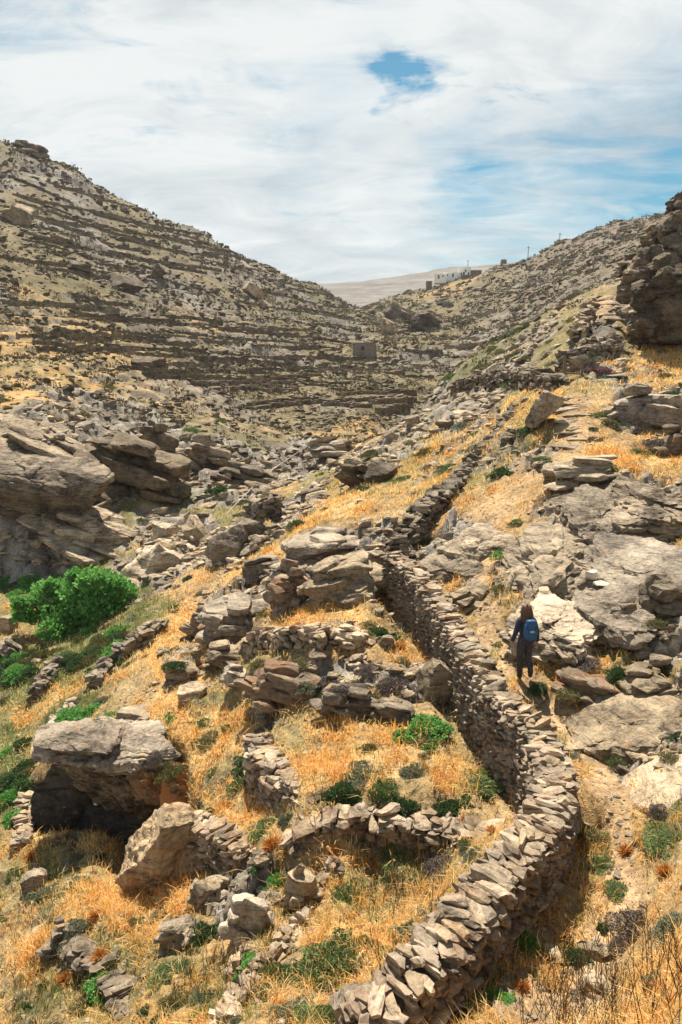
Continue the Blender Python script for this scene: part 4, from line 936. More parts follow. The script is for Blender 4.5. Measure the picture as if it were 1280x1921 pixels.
def walls():
    W = dry_wall
    W('long grey dry-stone wall with slab capping that winds up beside the hiker', MAIN, 0.52, stone=(0.17, 0.072), cap_size=0.23, seed=3, ragged=0.14, limit=300)
    W('tumbled dark stone wall climbing from the wall end towards the stone steps', [(748,1012,22.9),(770,975,24.2),(805,945,25.3),(855,908,27),(882,868,29),(912,838,31),(950,798,33.5),(982,755,36)], 0.62, stone=(0.30, 0.12), cap_size=0.42, mt='stone_dark', seed=4, ragged=0.42, messy=0.9, limit=260, hmin=.45)
    W('dark heap of wall stones on the brow left of the steps', [(860,735),(910,722),(965,715),(1020,718),(1045,728)], 0.8, 0.45, stone=(0.5, 0.2), cap_size=0.6, mt='stone_dark', seed=5, messy=1.0, ragged=0.4, limit=160)
    W('leaning stack of slabs on the left verge of the upper path', [(1085,640),(1098,605),(1108,580)], 0.7, 0.45, stone=(0.5, 0.18), cap_size=0.6, seed=6, messy=1.0, ragged=.3, limit=100)
    W('collapsed stone wall beside the pink-flowered bush under the crag', [(1055,690),(1090,682),(1130,672),(1150,655)], 0.8, 0.6, stone=(0.5, 0.2), cap_size=0.6, mt='stone_dark', seed=7, messy=0.9, limit=100)
    W('curved retaining wall at the left edge of the middle golden terrace', WC, 0.5, stone=(0.19, 0.09), cap_size=0.24, seed=8, limit=260, hmin=.7, faces=(1,-1))
    W('retaining wall of mixed stones crossing below the middle terrace bushes', WD, 0.5, stone=(0.21, 0.11), cap_size=0.27, seed=9, limit=300, hmin=.65)
    W('curved retaining wall running from the leaning boulder to the lower terrace', WE, 0.5, stone=(0.19, 0.09), cap_size=0.24, seed=10, limit=300, hmin=.75)
    W('crumbling shaded wall at the lower left with grass growing on top', WF, 0.5, stone=(0.18, 0.09), cap_size=0.24, mt='stone_dark', seed=11, limit=260, hmin=.8)
    W('narrow pale footing of stones running down the lower middle grass', [(632,1625),(600,1660),(585,1700),(560,1745),(520,1790),(480,1830),(450,1870),(420,1921)], 0.22, 0.07, stone=(0.14, 0.07), cap_size=0.17, mt='stone', seed=12, limit=300, hmin=.1, ragged=.08)
    W('short broken footing of pale stones left of the narrow pale footing', [(500,1735),(480,1765),(462,1795),(440,1830)], 0.2, 0.07, stone=(0.13, 0.06), cap_size=0.15, seed=13, limit=80, hmin=.1)
    W('rough stone wall along the lip of the shaded ledge', [(470,1222),(505,1216),(540,1212),(580,1210),(615,1216)], 0.5, 0.42, stone=(0.26, 0.15), cap_size=0.3, seed=14, limit=160, messy=.3)
    W('row of small pale stones edging the left bank', [(98,1372),(112,1352),(128,1338),(140,1325)], 0.35, 0.15, stone=(0.22, 0.1), cap_size=0.25, seed=15, limit=60, hmin=.1)
    W('stone edging of a bank at the left edge below the green scrub', [(40,1590),(46,1560),(44,1530),(50,1505)], 0.35, 0.2, stone=(0.2, 0.1), cap_size=0.22, seed=16, limit=70, hmin=.1)
    W('little ruined wall among the dry grass left of the spur', [(68,1310),(85,1285),(100,1262),(112,1250)], 0.4, 0.35, stone=(0.3, 0.13), cap_size=0.35, mt='stone_dark', seed=17, limit=100, messy=.4)
    W('broken wall stub in the dry grass right of the little ruined wall', [(178,1290),(190,1270),(200,1255)], 0.4, 0.3, stone=(0.3, 0.13), cap_size=0.35, mt='stone_dark', seed=18, limit=70, messy=.5)
    W('dark ruined wall beside the green scrub below the tree', [(225,1240),(245,1222),(275,1205),(300,1185)], 0.5, 0.45, stone=(0.36, 0.15), cap_size=0.4, mt='stone_dark', seed=19, limit=120, messy=.4)
    W('stones stacked in the gap right of the angular gully boulder', [(470,985),(500,975),(520,965)], 0.6, 1.0, stone=(0.5, 0.2), cap_size=0.6, mt='stone_dark', seed=20, limit=90, messy=.3)
walls()

LAND += [(684, 655, 'the ruined stone hut'), (858, 512, 'the white houses'), (740, 760, 'the valley floor'), (560, 540, 'the saddle')]
def terrace_walls():
    """low retaining walls of the old fields: far off, each one a wall of its own with a stepped crest"""
    rng = np.random.RandomState(9)
    valley = [(640,690,760,706,1.7),(690,732,782,742,1.6),(700,757,775,760,1.5),(712,776,782,778,1.4),(650,712,735,724,1.5),(740,682,830,690,1.6),(735,702,812,712,1.5),(760,660,850,664,1.3),(600,672,680,684,1.4),(610,725,672,742,1.3),(615,700,650,706,1.2)]
    def one(u0, v0, u1, v1, h, label, group, mt='field_wall'):
        n = max(4, int(abs(u1 - u0) / 11)); V = []; pts = []
        for i in range(n + 1):
            t = i / n; u = u0 + (u1 - u0) * t; v = v0 + (v1 - v0) * t + 2.0 * math.sin(t * 5 + u0)
            p = G.pt(u, v)
            if pts and abs(p.y - pts[-1].y) > 0.12 * p.y: p = Vector(pts[-1])
            pts.append(p)
        pts = smooth_line(pts, 1); ys = [p.y for p in pts]
        o = MB()
        for i, (a, b) in enumerate(zip(pts, pts[1:])):
            d = b - a; d.z = 0
            if d.length < 0.02: continue
            if d.length > 0.35 * a.y: break
            c = (a + b) / 2; up = Vector((-d.y, d.x, 0)).normalized(); up = up if up.y > 0 else -up
            q = c + up * 1.6; zt_ = min(float(G.z(q.x, q.y)), c.z + h) + 0.05 + 0.3 * rng.rand(); zb = c.z - 0.35
            if zt_ < zb + 0.25:
                if len(o.v) > 16: break
                o.v, o.f = [], []; continue
            zt_ = min(zt_, zb + h + .75)
            q = c + up * 0.35; o.box((q.x, q.y, (zt_ + zb) / 2), (d.length * 1.06, 0.7 + .3 * rng.rand(), zt_ - zb), math.atan2(d.y, d.x) + rng.normal(0, .08), 0.9)
        if not o.v: return
        w = o.build('terrace_wall', M[mt])
        if group: label, group = landmark_label(pts[len(pts) // 2], 'long terrace wall' if abs(u1 - u0) > 150 else ('short terrace wall' if abs(u1 - u0) < 75 else 'terrace wall'), group)
        tag(w, label, 'terrace wall', group, 'thing')
    for i, q in enumerate(valley): one(*q, 'dark terrace wall across the grassy valley floor below the stone hut', 'terrace walls in the valley')
    k = 0; tries = 0
    while k < 105 and tries < 3000:
        tries += 1
        u = rng.uniform(-10, 640); v = rng.uniform(330, 770)
        top = np.interp(u, [0, 130, 250, 370, 480, 590, 640], [262, 310, 385, 435, 490, 532, 570])
        if v < top + 22: continue
        y = G.hit(u, v); 
        if y < 78: continue
        w = rng.uniform(70, 260); rise = (v - 690) / 690 * -0.55
        one(u, v, u + w, v + w * (max(rise, -.05) + rng.uniform(-.03, .10)), rng.uniform(0.10, 0.42), 'dark dry-stone terrace wall following the slope of the left hill', 'terrace walls on the left hill')
        k += 1
    for (u0, v0, u1, v1) in [(1165,432,1265,424),(1140,448,1215,442),(1160,470,1235,462),(880,560,940,552),(840,600,905,604),(820,640,900,636),(835,655,905,650),(900,590,980,580),(930,548,1000,540),(1020,500,1080,490)]:
        one(u0, v0, u1, v1, 1.4, 'thin terrace wall on the far right hillside', 'terrace walls on the far right hillside', 'stone')
    one(1000, 476, 1250, 411, 1.6, 'long field wall along the skyline of the far right hill', None)
    one(918, 503, 985, 482, 1.6, 'dark field wall on the skyline near the white houses', None)
terrace_walls()

# ------------------------------------------------------------------ the overhanging rock and the leaning boulder
def cluster(label, cat, name, blocks):
    root = None
    for (part, mat, u, v, y, w, h, dep, seed, rot, lev, kw) in blocks:
        s, e = ray(u, v); m = y / FPX * 1.06; c = Vector((s * y, y, e * y))
        if root is None: root = empty(name, c, label, cat)
        kw = dict(kw); ci = kw.pop('cutin', None)
        V, F = boulder(seed, (w * m, w * m * dep, h * m / 0.9), lev, **kw); V = undercut(V, *ci) if ci else V; V = V @ np.array(Euler(rot).to_matrix()).T
        o = mk(part, V, F, M[mat], root, loc=c - root.location); smooth_by_angle(o, 32)
    return root
cluster('great overhanging rock with a flat layered prow above a dark cave, lower left', 'overhanging rock', 'overhanging_rock', [
    ('slab', 'rock', 210, 1412, 17.0, 290, 74, 0.5, 201, (0.0, 0.10, 0.12), 7, dict(strata=0.10, amp=0.2, lo=0.72, ncut=8, rough=.09, cutin=(.4, .72, .75))),
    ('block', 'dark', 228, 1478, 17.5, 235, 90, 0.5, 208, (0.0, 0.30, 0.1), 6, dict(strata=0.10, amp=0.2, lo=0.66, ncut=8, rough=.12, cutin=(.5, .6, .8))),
    ('slab', 'rock', 145, 1384, 16.6, 160, 30, 0.6, 202, (0.03, 0.10, 0.1), 6, dict(strata=0.08, amp=0.2, lo=0.7, ncut=6, rough=.06)),
    ('block', 'ochre', 285, 1466, 16.6, 155, 88, 0.5, 204, (0.1, 0.25, -0.1), 6, dict(strata=0.18, amp=0.16, lo=.55, rough=0.16, cutin=(.3, .7, .7))),
    ('block', 'ochre', 338, 1484, 16.3, 80, 90, 0.6, 205, (0, 0.1, 0.2), 5, dict(strata=0.2, amp=0.12, rough=0.16)),
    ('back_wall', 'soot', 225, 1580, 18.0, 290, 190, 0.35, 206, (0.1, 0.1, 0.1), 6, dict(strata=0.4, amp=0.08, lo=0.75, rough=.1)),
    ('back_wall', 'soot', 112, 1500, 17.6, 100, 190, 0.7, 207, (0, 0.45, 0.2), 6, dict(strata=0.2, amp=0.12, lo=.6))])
cluster('tall tan boulder leaning against the curved retaining wall beside the cave', 'boulder', 'boulder', [
    ('block', 'tan', 305, 1612, 13.45, 118, 205, 0.9, 211, (0.15, 0.52, 0.25), 6, dict(strata=0.35, amp=0.08, lo=0.5, rough=0.11)),
    ('block', 'tan', 352, 1630, 13.2, 62, 92, 0.9, 212, (0.1, 0.35, 0.4), 5, dict(strata=0.3, amp=0.06))])

# ------------------------------------------------------------------ stone steps
def steps(label, pts, wid, seed):
    rng = np.random.RandomState(seed); root = None
    for (u, v, w) in pts:
        p = G.pt(u, v); m = p.y / FPX
        if root is None: root = empty('stone_steps', p, label, 'steps')
        V, F = boulder(seed * 40 + int(v), (w * m, 0.45 + 0.2 * rng.rand(), 0.17), 3, 6, strata=0, rough=0.03, lo=.6)
        mk('step', V, F, M['rock'], root, loc=p - root.location + Vector((rng.normal(0, .12), 0.1, rng.uniform(-.08, .0)))).rotation_euler = (rng.normal(0, .04), rng.normal(0, .03), rng.normal(0, .22))
steps('flight of rough stone steps climbing the path beside the angular boulder', [(1080,838,64),(1078,826,50),(1072,814,70),(1082,802,52),(1075,790,74),(1082,779,58),(1072,768,60),(1078,757,52),(1072,746,56)], 1, 1)
steps('pale upper steps at the top of the path under the crag', [(1150,612,50),(1158,600,44),(1150,590,56),(1145,580,52),(1140,571,50),(1136,563,44),(1128,556,42)], 1, 2)

# ------------------------------------------------------------------ hut, houses, poles
def house(u, v, y, w, d, h, label, name, mat, roof=None, rz=0.0, wins=(), door=None, cat='house'):
    s, e = ray(u, v); x = s * y; c = Vector((x, y, e * y)); root = empty(name, c, label, cat); root.rotation_euler.z = rz
    MB().box((0, 0, h/2 - 1), (w, d, h + 2)).build('wall', mat, root)
    MB().box((0, 0, h + 0.1), (w + 0.15, d + 0.15, 0.22)).build('roof', roof or mat, root)
    for (wx, wz, ww, wh) in wins:
        f = MB().box((wx, -d/2 - 0.02, wz), (ww, 0.1, wh)).build('window', M['glassdark'], root)
    if door: MB().box((door[0], -d/2 - 0.03, door[2]/2), (door[1], 0.1, door[2])).build('door', M['wood'], root)
    return root
M['white'] = plain('whitewash', (0.82, 0.81, 0.78), 0.8, 0.04, 1.0, 1.0); M['glassdark'] = plain('dark_opening', (0.06, 0.07, 0.08), 0.4, 0.1)
M['wood'] = plain('weathered_wood', (0.20, 0.14, 0.09), 0.85, 0.2); M['metal'] = plain('grey_pole', (0.16, 0.15, 0.14), 0.7, 0.1)
M['redstone'] = plain('reddish_masonry', (0.33, 0.20, 0.14), 0.95, 0.35, 3); M['hut'] = plain('hut_masonry', (0.30, 0.25, 0.20), 0.95, 0.35, 2.5)
yh = 372
house(871, 519, yh, 6.2, 6, 3.9, 'taller white cubic house in the middle of the far hilltop houses', 'house', M['white'], None, -0.15, [(-1.4, 1.0, .7, 1.1), (0.6, 2.4, .7, 1.0), (2.0, 1.0, .7, 1.1)], (-0.2, .9, 1.9))
house(846, 521, yh - 4, 6.8, 5, 1.9, 'low white annex left of the taller white house', 'house', M['white'], None, -0.15, [(-1.5, 1.0, .6, .7)], (1.0, .8, 1.6))
house(826, 524, yh - 8, 5.6, 5, 2.0, 'low white house at the left end of the far hilltop houses', 'house', M['white'], None, -0.1, [(1.2, 1.1, .6, .7)], (-0.8, .8, 1.6))
house(805, 535, yh - 16, 2.4, 2.4, 1.5, 'small dark stone hut left of the white houses', 'stone_hut', M['stone_dark'], None, 0.1, [], (0.3, .7, 1.6), 'hut')
house(893, 516, yh - 3, 5.0, 4, 1.8, 'dark stone building right of the taller white house', 'stone_building', M['stone_dark'], None, -0.1, [(1.5, 1.4, .6, .8)], (-1.6, .8, 1.8), 'building')
house(876, 525, yh - 9, 5.0, 3, 1.8, 'dark stone shed in front of the taller white house', 'stone_shed', M['stone_dark'], None, 0.1, [], (0.8, .7, 1.3), 'shed')
hy = G.hit(683, 664); house(683, 664, hy, 4.6, 3.4, 2.0, 'small ruined stone hut with a square window on the valley terraces', 'stone_hut', M['hut'], None, 0.0, [(-0.3, 1.1, .7, .8)], None, 'hut')
s_, e_ = ray(699, 668); MB().box((s_*hy, hy + 0.2, e_*hy + 0.95), (1.3, 2.6, 2.6), 0.1, 0.95).build('hut_buttress', M['redstone'])
tag(bpy.data.objects['hut_buttress'], 'reddish masonry pier at the right end of the ruined stone hut', 'masonry pier', None, 'thing')
for (u, v0, v1, y, lb) in [(878, 502, 488, 440, 'thin utility pole standing above the white houses'), (991, 478, 462, 345, 'utility pole on the right skyline next after the white houses'), (1050, 454, 437, 333, 'utility pole on the right skyline halfway to the crag'), (1213, 410, 401, 306, 'short pole on the skyline nearest the crag')]:
    s, e0 = ray(u, v0); e1 = ray(u, v1)[1]; h = (e1 - e0) * y
    r = empty('utility_pole', (s*y, y, e0*y), lb, 'pole')
    MB().tube([(0, 0, -4), (0, 0, h)], [0.17, 0.13]).build('shaft', M['metal'], r)
    MB().box((0, 0, h - 0.5), (1.5, 0.14, 0.14)).build('crossarm', M['metal'], r)
s, e = ray(945, 489); MB().box((s*352, 352, e*352 - .4), (2.6, 2, 1.7), .1, .8).build('ruined_shed', M['stone_dark']); tag(bpy.data.objects['ruined_shed'], 'tiny ruined shed on the skyline right of the white houses', 'shed')
# thin pipe hanging across the gully
pp = []
for (u, v, d) in [(424, 966, 40), (440, 948, 43), (458, 931, 46), (474, 914, 49), (500, 890, 53), (530, 868, 56), (560, 848, 60)]:
    s, e = ray(u, v); pp.append(Vector((s*d, d, e*d)))
M['pipe'] = plain('pale_pipe', (0.5, 0.42, 0.34), 0.6, 0.05)
tag(MB().tube(smooth_line(pp, 2), 0.03, 5).build('water_pipe', M['pipe']), 'thin pale water pipe strung up across the gully', 'pipe')
# timber fence by the upper wall
def gate():
    p = G.pt(1070, 712); r = empty('wooden_gate', p, 'small weathered wooden gate frame in the collapsed wall below the crag', 'gate'); k = p.y / FPX
    MB().box((-12*k, 0, .45), (.12, .12, 1.3)).build('post', M['wood'], r); MB().box((22*k, .1, .3), (.1, .1, .9)).build('post', M['wood'], r)
    MB().tube([(-12*k, 0, .95), (22*k, .1, .45)], .05).build('rail', M['wood'], r); MB().tube([(-12*k, 0, .3), (22*k, .1, .25)], .045).build('rail', M['wood'], r)
gate()

# ------------------------------------------------------------------ shrubs
def leaf_quads(P, D, size, rng, asp=0.5, flop=0.8):
    n = len(P); t = rng.normal(size=(n, 3)) * flop + D; t /= np.linalg.norm(t, axis=1, keepdims=True)
    b = np.cross(t, rng.normal(size=(n, 3))); b /= np.linalg.norm(b, axis=1, keepdims=True) + 1e-9
    L = size * rng.uniform(.6, 1.4, (n, 1)); W = L * asp
    V = np.stack([P - b * W * .15, P + t * L * .5 - b * W * .5, P + t * L, P + t * L * .5 + b * W * .5], 1).reshape(-1, 3)
    return V, np.arange(4 * n).reshape(n, 4)
def dome_points(n, rng, lobes, flat):
    C = [np.array((rng.uniform(-.15, .15), 0, 0.0, 0.58))]
    for i in range(lobes + 3):
        a = rng.uniform(0, 6.28); r = rng.uniform(.3, .95); C.append(np.array((math.cos(a)*r, math.sin(a)*r, 0, rng.uniform(.18, .48) * (1.15 - .5 * r))))
    C = np.array(C); w = C[:, 3] ** 2; pick = rng.choice(len(C), n, p=w / w.sum())
    D = rng.normal(size=(n, 3)); D[:, 2] = np.abs(D[:, 2]) * 1.1; D /= np.linalg.norm(D, axis=1, keepdims=True)
    lump = 1 + 0.38 * fbm3(D * 3.2 + pick[:, None] * 5.0, 3)
    rr = C[pick, 3] * lump * rng.uniform(0.72, 1.03, n) ** 0.5
    P = D * rr[:, None]; P[:, :2] += C[pick, :2]; P[:, 2] *= flat
    cl = fbm3(P * 6 + 3, 2)
    return P, D, cl
SHRUB = {}
def shrub_mesh(kind, lod):
    key = (kind, lod)
    if key not in SHRUB:
        SHRUB[key] = []
        for v in range(4 if lod else 5):
            rng = np.random.RandomState(hash(kind) % 1 + v * 13 + lod * 100 + len(kind))
            n = int({0: 5200, 1: 1500, 2: 420}[lod] * (1.7 if kind == 'brown' else 1)); sz = {0: .085, 1: .13, 2: .22}[lod]
            P, D, cl = dome_points(n, rng, 6, {'green': .62, 'grey': .7, 'dark': .8, 'brown': .75, 'olive': .6, 'bright': .9, 'orange': .6, 'pink': .7}[kind])
            if kind == 'orange':
                P = rng.normal(size=(n // 4, 3)) * .16; P[:, 2] = 0; D = rng.normal(size=(n // 4, 3)); D[:, 2] = np.abs(D[:, 2]) * .9 + .25; D /= np.linalg.norm(D, axis=1, keepdims=True); cl = rng.normal(size=n // 4) * .3
                V, F = leaf_quads(P, D, .85, rng, .10, .12)
            else: V, F = leaf_quads(P, D, sz * (1.15 if kind in ('bright', 'dark') else 1) * (.8 if kind == 'brown' else 1), rng, {'brown': .28, 'grey': .38, 'green': .36, 'olive': .3}.get(kind, .6), .9 if kind in ('brown', 'olive') else .6)
            lv = np.repeat(np.clip(.5 + .5 * cl + rng.normal(size=len(P)) * .2, 0, 1), 4)
            o = mk('foliage', V, F, LEAF[kind], attrs={'lv': ('POINT', lv)}); SHRUB[key].append(o.data); bpy.data.objects.remove(o)
    return SHRUB[key]
def stem_mesh():
    if 'stem' not in SHRUB:
        m = MB(); rng = np.random.RandomState(3)
        for i in range(11):
            a = i * .571 * 2; r = rng.uniform(.3, .6); m.tube([(0, 0, -.15), (math.cos(a)*r*.5, math.sin(a)*r*.5, .2), (math.cos(a)*r, math.sin(a)*r, .42)], [.035, .022, .008], 4)
        o = m.build('stems', M['twig']); SHRUB['stem'] = o.data; bpy.data.objects.remove(o)
    return SHRUB['stem']
_sr = np.random.RandomState(77)
KNAME = {'green': 'cushion_shrub', 'grey': 'grey_green_shrub', 'dark': 'dark_green_shrub', 'brown': 'thorny_shrub', 'olive': 'olive_shrub', 'bright': 'leafy_plant', 'pink': 'pink_flowered_shrub', 'orange': 'dry_leaf_tuft'}
KHEAD = {'green': 'green cushion shrub', 'grey': 'grey-green shrub', 'dark': 'dark green bush', 'brown': 'thorny brown shrub', 'olive': 'olive dry shrub', 'bright': 'bright leafy green plant', 'pink': 'pink-flowered shrub', 'orange': 'orange tuft of dried leaves'}
def shrub(x, y, r, kind, label=None, group=None, h=1.0, z=None):
    if z is None: z = float(G.z(x, y))
    px = r / y * FPX * 2; lod = 0 if px > 62 else (1 if px > 24 else 2)
    ms = shrub_mesh(kind, lod); me = ms[_sr.randint(0, len(ms))]; nm = KNAME[kind]
    p = Vector((x, y, z - .04 * r)); S = Matrix.Diagonal((r * _sr.uniform(.9, 1.15), r * _sr.uniform(.9, 1.15), r * h * _sr.uniform(.85, 1.15), 1))
    nq = Vector((0, 0, 1)).slerp(gnormal(x, y), 0.5); q = Vector((0, 0, 1)).rotation_difference(nq)
    Mx = Matrix.Translation(p) @ q.to_matrix().to_4x4() @ Matrix.Rotation(_sr.uniform(0, 6.28), 4, 'Z') @ S
    if label is None: label, group = landmark_label((x, y, z + .3 * r), ('low ' if px < 30 else '') + KHEAD[kind], group or KHEAD[kind].replace('bush', 'bushe') + 's on the slopes', True)
    if label is None: return None
    if px > 45 and kind != 'orange':
        o = link(nm, None); o.matrix_world = Mx; tag(o, label, 'plant' if kind == 'bright' else 'shrub', group)
        link('foliage', me, o); link('stems', stem_mesh(), o)
    else: o = link(nm, me); o.matrix_world = Mx; tag(o, label, 'dry plant' if kind == 'orange' else ('plant' if kind == 'bright' else 'shrub'), group)
    return o
NAMED = [
 (1130,697,40,'pink','pink-flowered bush below the crag',.9),(1250,1420,36,'olive','olive tuft on the rib above the bedrock pavement',.6),
 (605,1822,150,'green','large spreading green cushion shrub in the grass left of the wall end',.75),
 (378,1760,66,'dark','dark green bush at the foot of the rock under the curved wall',1.2),(335,1822,90,'green','low green cushion shrub lower left of the dark green bush',.6),
 (385,1905,60,'green','green cushion shrub at the bottom edge left of the pale footing',.8),(560,1912,90,'grey','grey-green shrub at the bottom edge below the large cushion shrub',.8),
 (893,1478,100,'green','green mat shrub in the corner against the long wall',.55),(720,1500,74,'green','green shrub second from the left in the terrace edge row',1.15),(645,1500,66,'dark','dark shrub at the left end of the terrace edge row',1.15),
 (765,1532,66,'dark','round dark green shrub in the middle of the terrace edge row',1.15),(842,1532,66,'dark','dark half-grey shrub at the right end of the terrace edge row',1.15),(680,1452,56,'grey','grey-green shrub alone on the middle golden terrace',.7),
 (455,1468,50,'green','green shrub against the curved terrace wall, lower one',.9),(462,1430,46,'dark','dark green shrub against the curved terrace wall, upper one',.9),(805,1392,66,'olive','olive mat below the leafy plant by the long wall',.6),(800,1368,100,'bright','spreading leafy green plant in the angle of the long wall and ledge',.6),
 (742,1290,70,'brown','round thorny brown shrub on the shaded ledge',1.0),(690,1260,52,'brown','smaller thorny brown shrub left of the round one on the ledge',.9),(712,1192,50,'dark','green shrub with orange leaves on the upper golden terrace',.9),(745,1198,36,'green','little green cushion right of the upper terrace shrub',.8),
 (797,1020,56,'olive','olive cushion shrub on the slabs above the wall end',.8),(942,892,40,'dark','dark green bush beside the path below the steps',1.0),(970,982,28,'green','small green shrub on the path above the whaleback slab',.9),(1128,782,34,'green','green shrub right of the stone steps',.8),
 (1160,1270,44,'dark','dark green bush among rocks right of the hiker',1.1),(1243,1262,50,'olive','olive shrub at the right edge right of the hiker',.9),(985,1240,38,'olive','olive shrub just right of the hiker\'s legs',.8),(1012,1290,36,'dark','low dark shrub by the hiker\'s feet',.6),
 (1190,1738,116,'brown','large thorny brown bush beside the path at the lower right',.95),(1265,1745,90,'grey','grey-green shrub behind the large thorny bush at the right edge',.8),(1255,1575,90,'green','green mat at the right edge above the thorny bush',.5),(1242,1525,44,'brown','dull grey-brown shrub above the green mat at the right edge',1.0),
 (985,1775,50,'bright','yellowish leafy plant at the shaded foot of the long wall',1.0),(870,1872,70,'bright','leafy green weeds at the foot of the wall near its end',.8),(940,1872,44,'bright','green tuft in the dirt right of the wall end weeds',.7),(1140,1620,56,'green','green tuft at the left edge of the path',.5),(1105,1560,50,'olive','dry olive tuft on the verge beside the wall corner',.6),
 (132,1348,72,'bright','bright green bush on the bank above the overhanging rock',.7),(85,1680,56,'grey','grey shrub on the grass bank left of the cave mouth',.9),(140,1660,64,'grey','grey-green shrub in front of the cave mouth',.7),(290,1425,44,'brown','grey thorny shrub on top of the overhanging rock',1.0),(140,1752,60,'grey','grey shrub at the head of the lower left wall',.9),
 (320,1445,50,'olive','tangled shrub over the right end of the overhanging rock',.8),(1235,1850,70,'grey','faded grey shrub among stalks at the bottom right',.8),(1075,1800,60,'dark','dark straggly shrub left of the large thorny bush',.7),(1155,1425,36,'green','green tuft beside the pale bedrock pavement',.7),(1270,1390,40,'dark','dark shrub at the right edge above the bedrock pavement',.9),
 (660,1680,60,'green','green shrub on the grass above the pale footing',.8),(755,1600,70,'green','bright green low shrub below the crossing retaining wall',.6),(835,1622,80,'brown','pale brown twiggy shrub below the crossing retaining wall',.7),(500,1372,60,'brown','pale grey shrub at the head of the curved terrace wall',.7),(935,1045,26,'bright','small bright plant in the crack beside the whaleback slab',1.2),
 (400,1385,60,'olive','olive shrub on the golden terrace right of the white slab',.7),(520,1660,50,'bright','tall leafy weeds in the wall corner below the terrace',1.3),(500,1860,60,'olive','olive weeds between the two pale footings',.8),(330,1250,30,'dark','small dark shrub at the left tip of the pale flat-topped slab',.9),
 (1105,1245,56,'brown','dry brown shrub on the rocks right of the hiker',.7),(1165,1670,60,'green','grass-green tuft right of the path bend',.5),(300,1720,40,'grey','grey-green weed under the leaning boulder',.9),(470,1812,70,'bright','green weeds on the left of the pale footing',.5),(195,1850,70,'bright','green weeds in front of the crumbling lower left wall',.7),(155,1895,90,'olive','olive weeds in the bottom left corner by the wall',.6),(30,1540,60,'bright','leafy green scrub at the left edge above the bank',.8),(25,1470,70,'dark','dark green scrub at the left edge beside the bank',.8)]
def shrubs():
    dg = bpy.context.evaluated_depsgraph_get()
    for (u, v, w, kind, lb, h) in NAMED + [(610,1285,50,'brown','thorny brown shrub at the left end of the scrubby ledge',.9),(575,1290,40,'grey','grey-green shrub among the rusty ledge blocks',.9),(640,1300,46,'brown','brown shrub in the middle of the scrubby ledge',.8),(705,1310,40,'olive','olive shrub under the round thorny shrub',.7),(560,1245,36,'olive','olive tuft on the rough ledge wall',.7),(500,1150,34,'olive','olive cushion on the pale rounded spur rock',.7),(535,1160,34,'grey','grey-green cushion at the foot of the rust-stained crag',.8),(1060,1300,40,'olive','dry shrub on the square-fronted dark rock',.7),(1225,1170,40,'olive','olive shrub in front of the dark rough bulge',.7),(1040,960,34,'brown','brown shrub below the left end of the schist shelf',.7),(1240,835,44,'brown','brown shrub at the foot of the ledge rock',.8),(1200,850,40,'green','green shrub below the ledge rock right of the steps',.7),(870,800,40,'grey','grey-green shrub on the slope left of the tumbled wall',.8),(800,850,40,'olive','olive shrub on the slope above the gully',.8),(840,880,44,'green','green cushion just left of the tumbled wall',.7),(760,900,40,'green','green cushion on the golden slope beside the crag knob',.7),(960,720,36,'green','green shrub below the dark heap of wall stones',.8),(905,690,40,'olive','olive shrub on the brow above the dark heap',.8)]:
        s_, e_ = ray(u, v); ok, q, nn, fi, ob, mx = SC.ray_cast(dg, (0, 0, 0), Vector((s_, 1, e_)).normalized())
        p = G.pt(u, v); z = None
        if ok and ob.name.split('.')[0] in ('rock_outcrop', 'slab', 'block', 'cliff', 'boulder') and q.y < p.y - .1: p = q; z = q.z
        shrub(p.x, p.y, w / 2 * p.y / FPX * 1.42, kind, lb, None, h, z)
        nm = 'the ' + re.split(r' (?:at|in|on|above|below|beside|behind|right|left|just|that|with|against|between|over|among|under|by|lower|of|alone|across|from) ?', lb)[0]
        if 4 <= len(nm.split()) <= 7 and nm not in [q[2] for q in LAND]: LAND.append((u, v - w / 3, nm))
    for (u, v, w, nm) in [(510,1588,60,''),(660,1512,36,''),(695,1540,30,''),(625,1600,44,''),(870,1545,40,''),(925,1560,44,''),(750,1215,30,''),(980,1855,56,''),(1200,1300,40,''),(1095,1310,50,''),(215,1385,44,''),(180,1720,36,''),(190,1800,50,''),(120,1840,44,''),(300,1480,36,''),(60,1612,44,''),(330,1660,36,''),(640,1665,30,''),(1175,1600,40,''),(1250,1640,50,''),(820,1160,30,''),(420,1515,36,''),(560,1180,36,''),(520,1885,36,''),(230,1640,40,'')]:
        p = G.pt(u, v); shrub(p.x, p.y, w / 2 * p.y / FPX * _sr.uniform(.7, 1.1), 'orange', None, 'orange tufts of dried leaves')
    # scrub thicket below the tree
    for i in range(46):
        u = _sr.uniform(-5, 235); v = 1196 + (235 - u) * .10 + _sr.uniform(-10, 46) + (18 if u < 90 else 0); p = G.pt(u, v)
        k = _sr.choice(['olive', 'dark', 'bright', 'olive', 'green']); shrub(p.x, p.y, _sr.uniform(.35, .75), k, None, 'scrub below the bright green tree', 1.1)
    for i in range(14):
        u = _sr.uniform(-5, 70); v = _sr.uniform(1385, 1500); p = G.pt(u, v); shrub(p.x, p.y, _sr.uniform(.2, .4), _sr.choice(['dark', 'bright', 'olive']), None, 'scrub at the left edge', 1.1)
    for i in range(14):
        u = _sr.uniform(-5, 120); v = _sr.uniform(1085, 1120); p = G.pt(u, v); shrub(p.x, p.y, _sr.uniform(.35, .7), 'bright', None, 'green plants in the shade under the cliff', .8)
    # small plants dotted over the near terraces
    k = 0
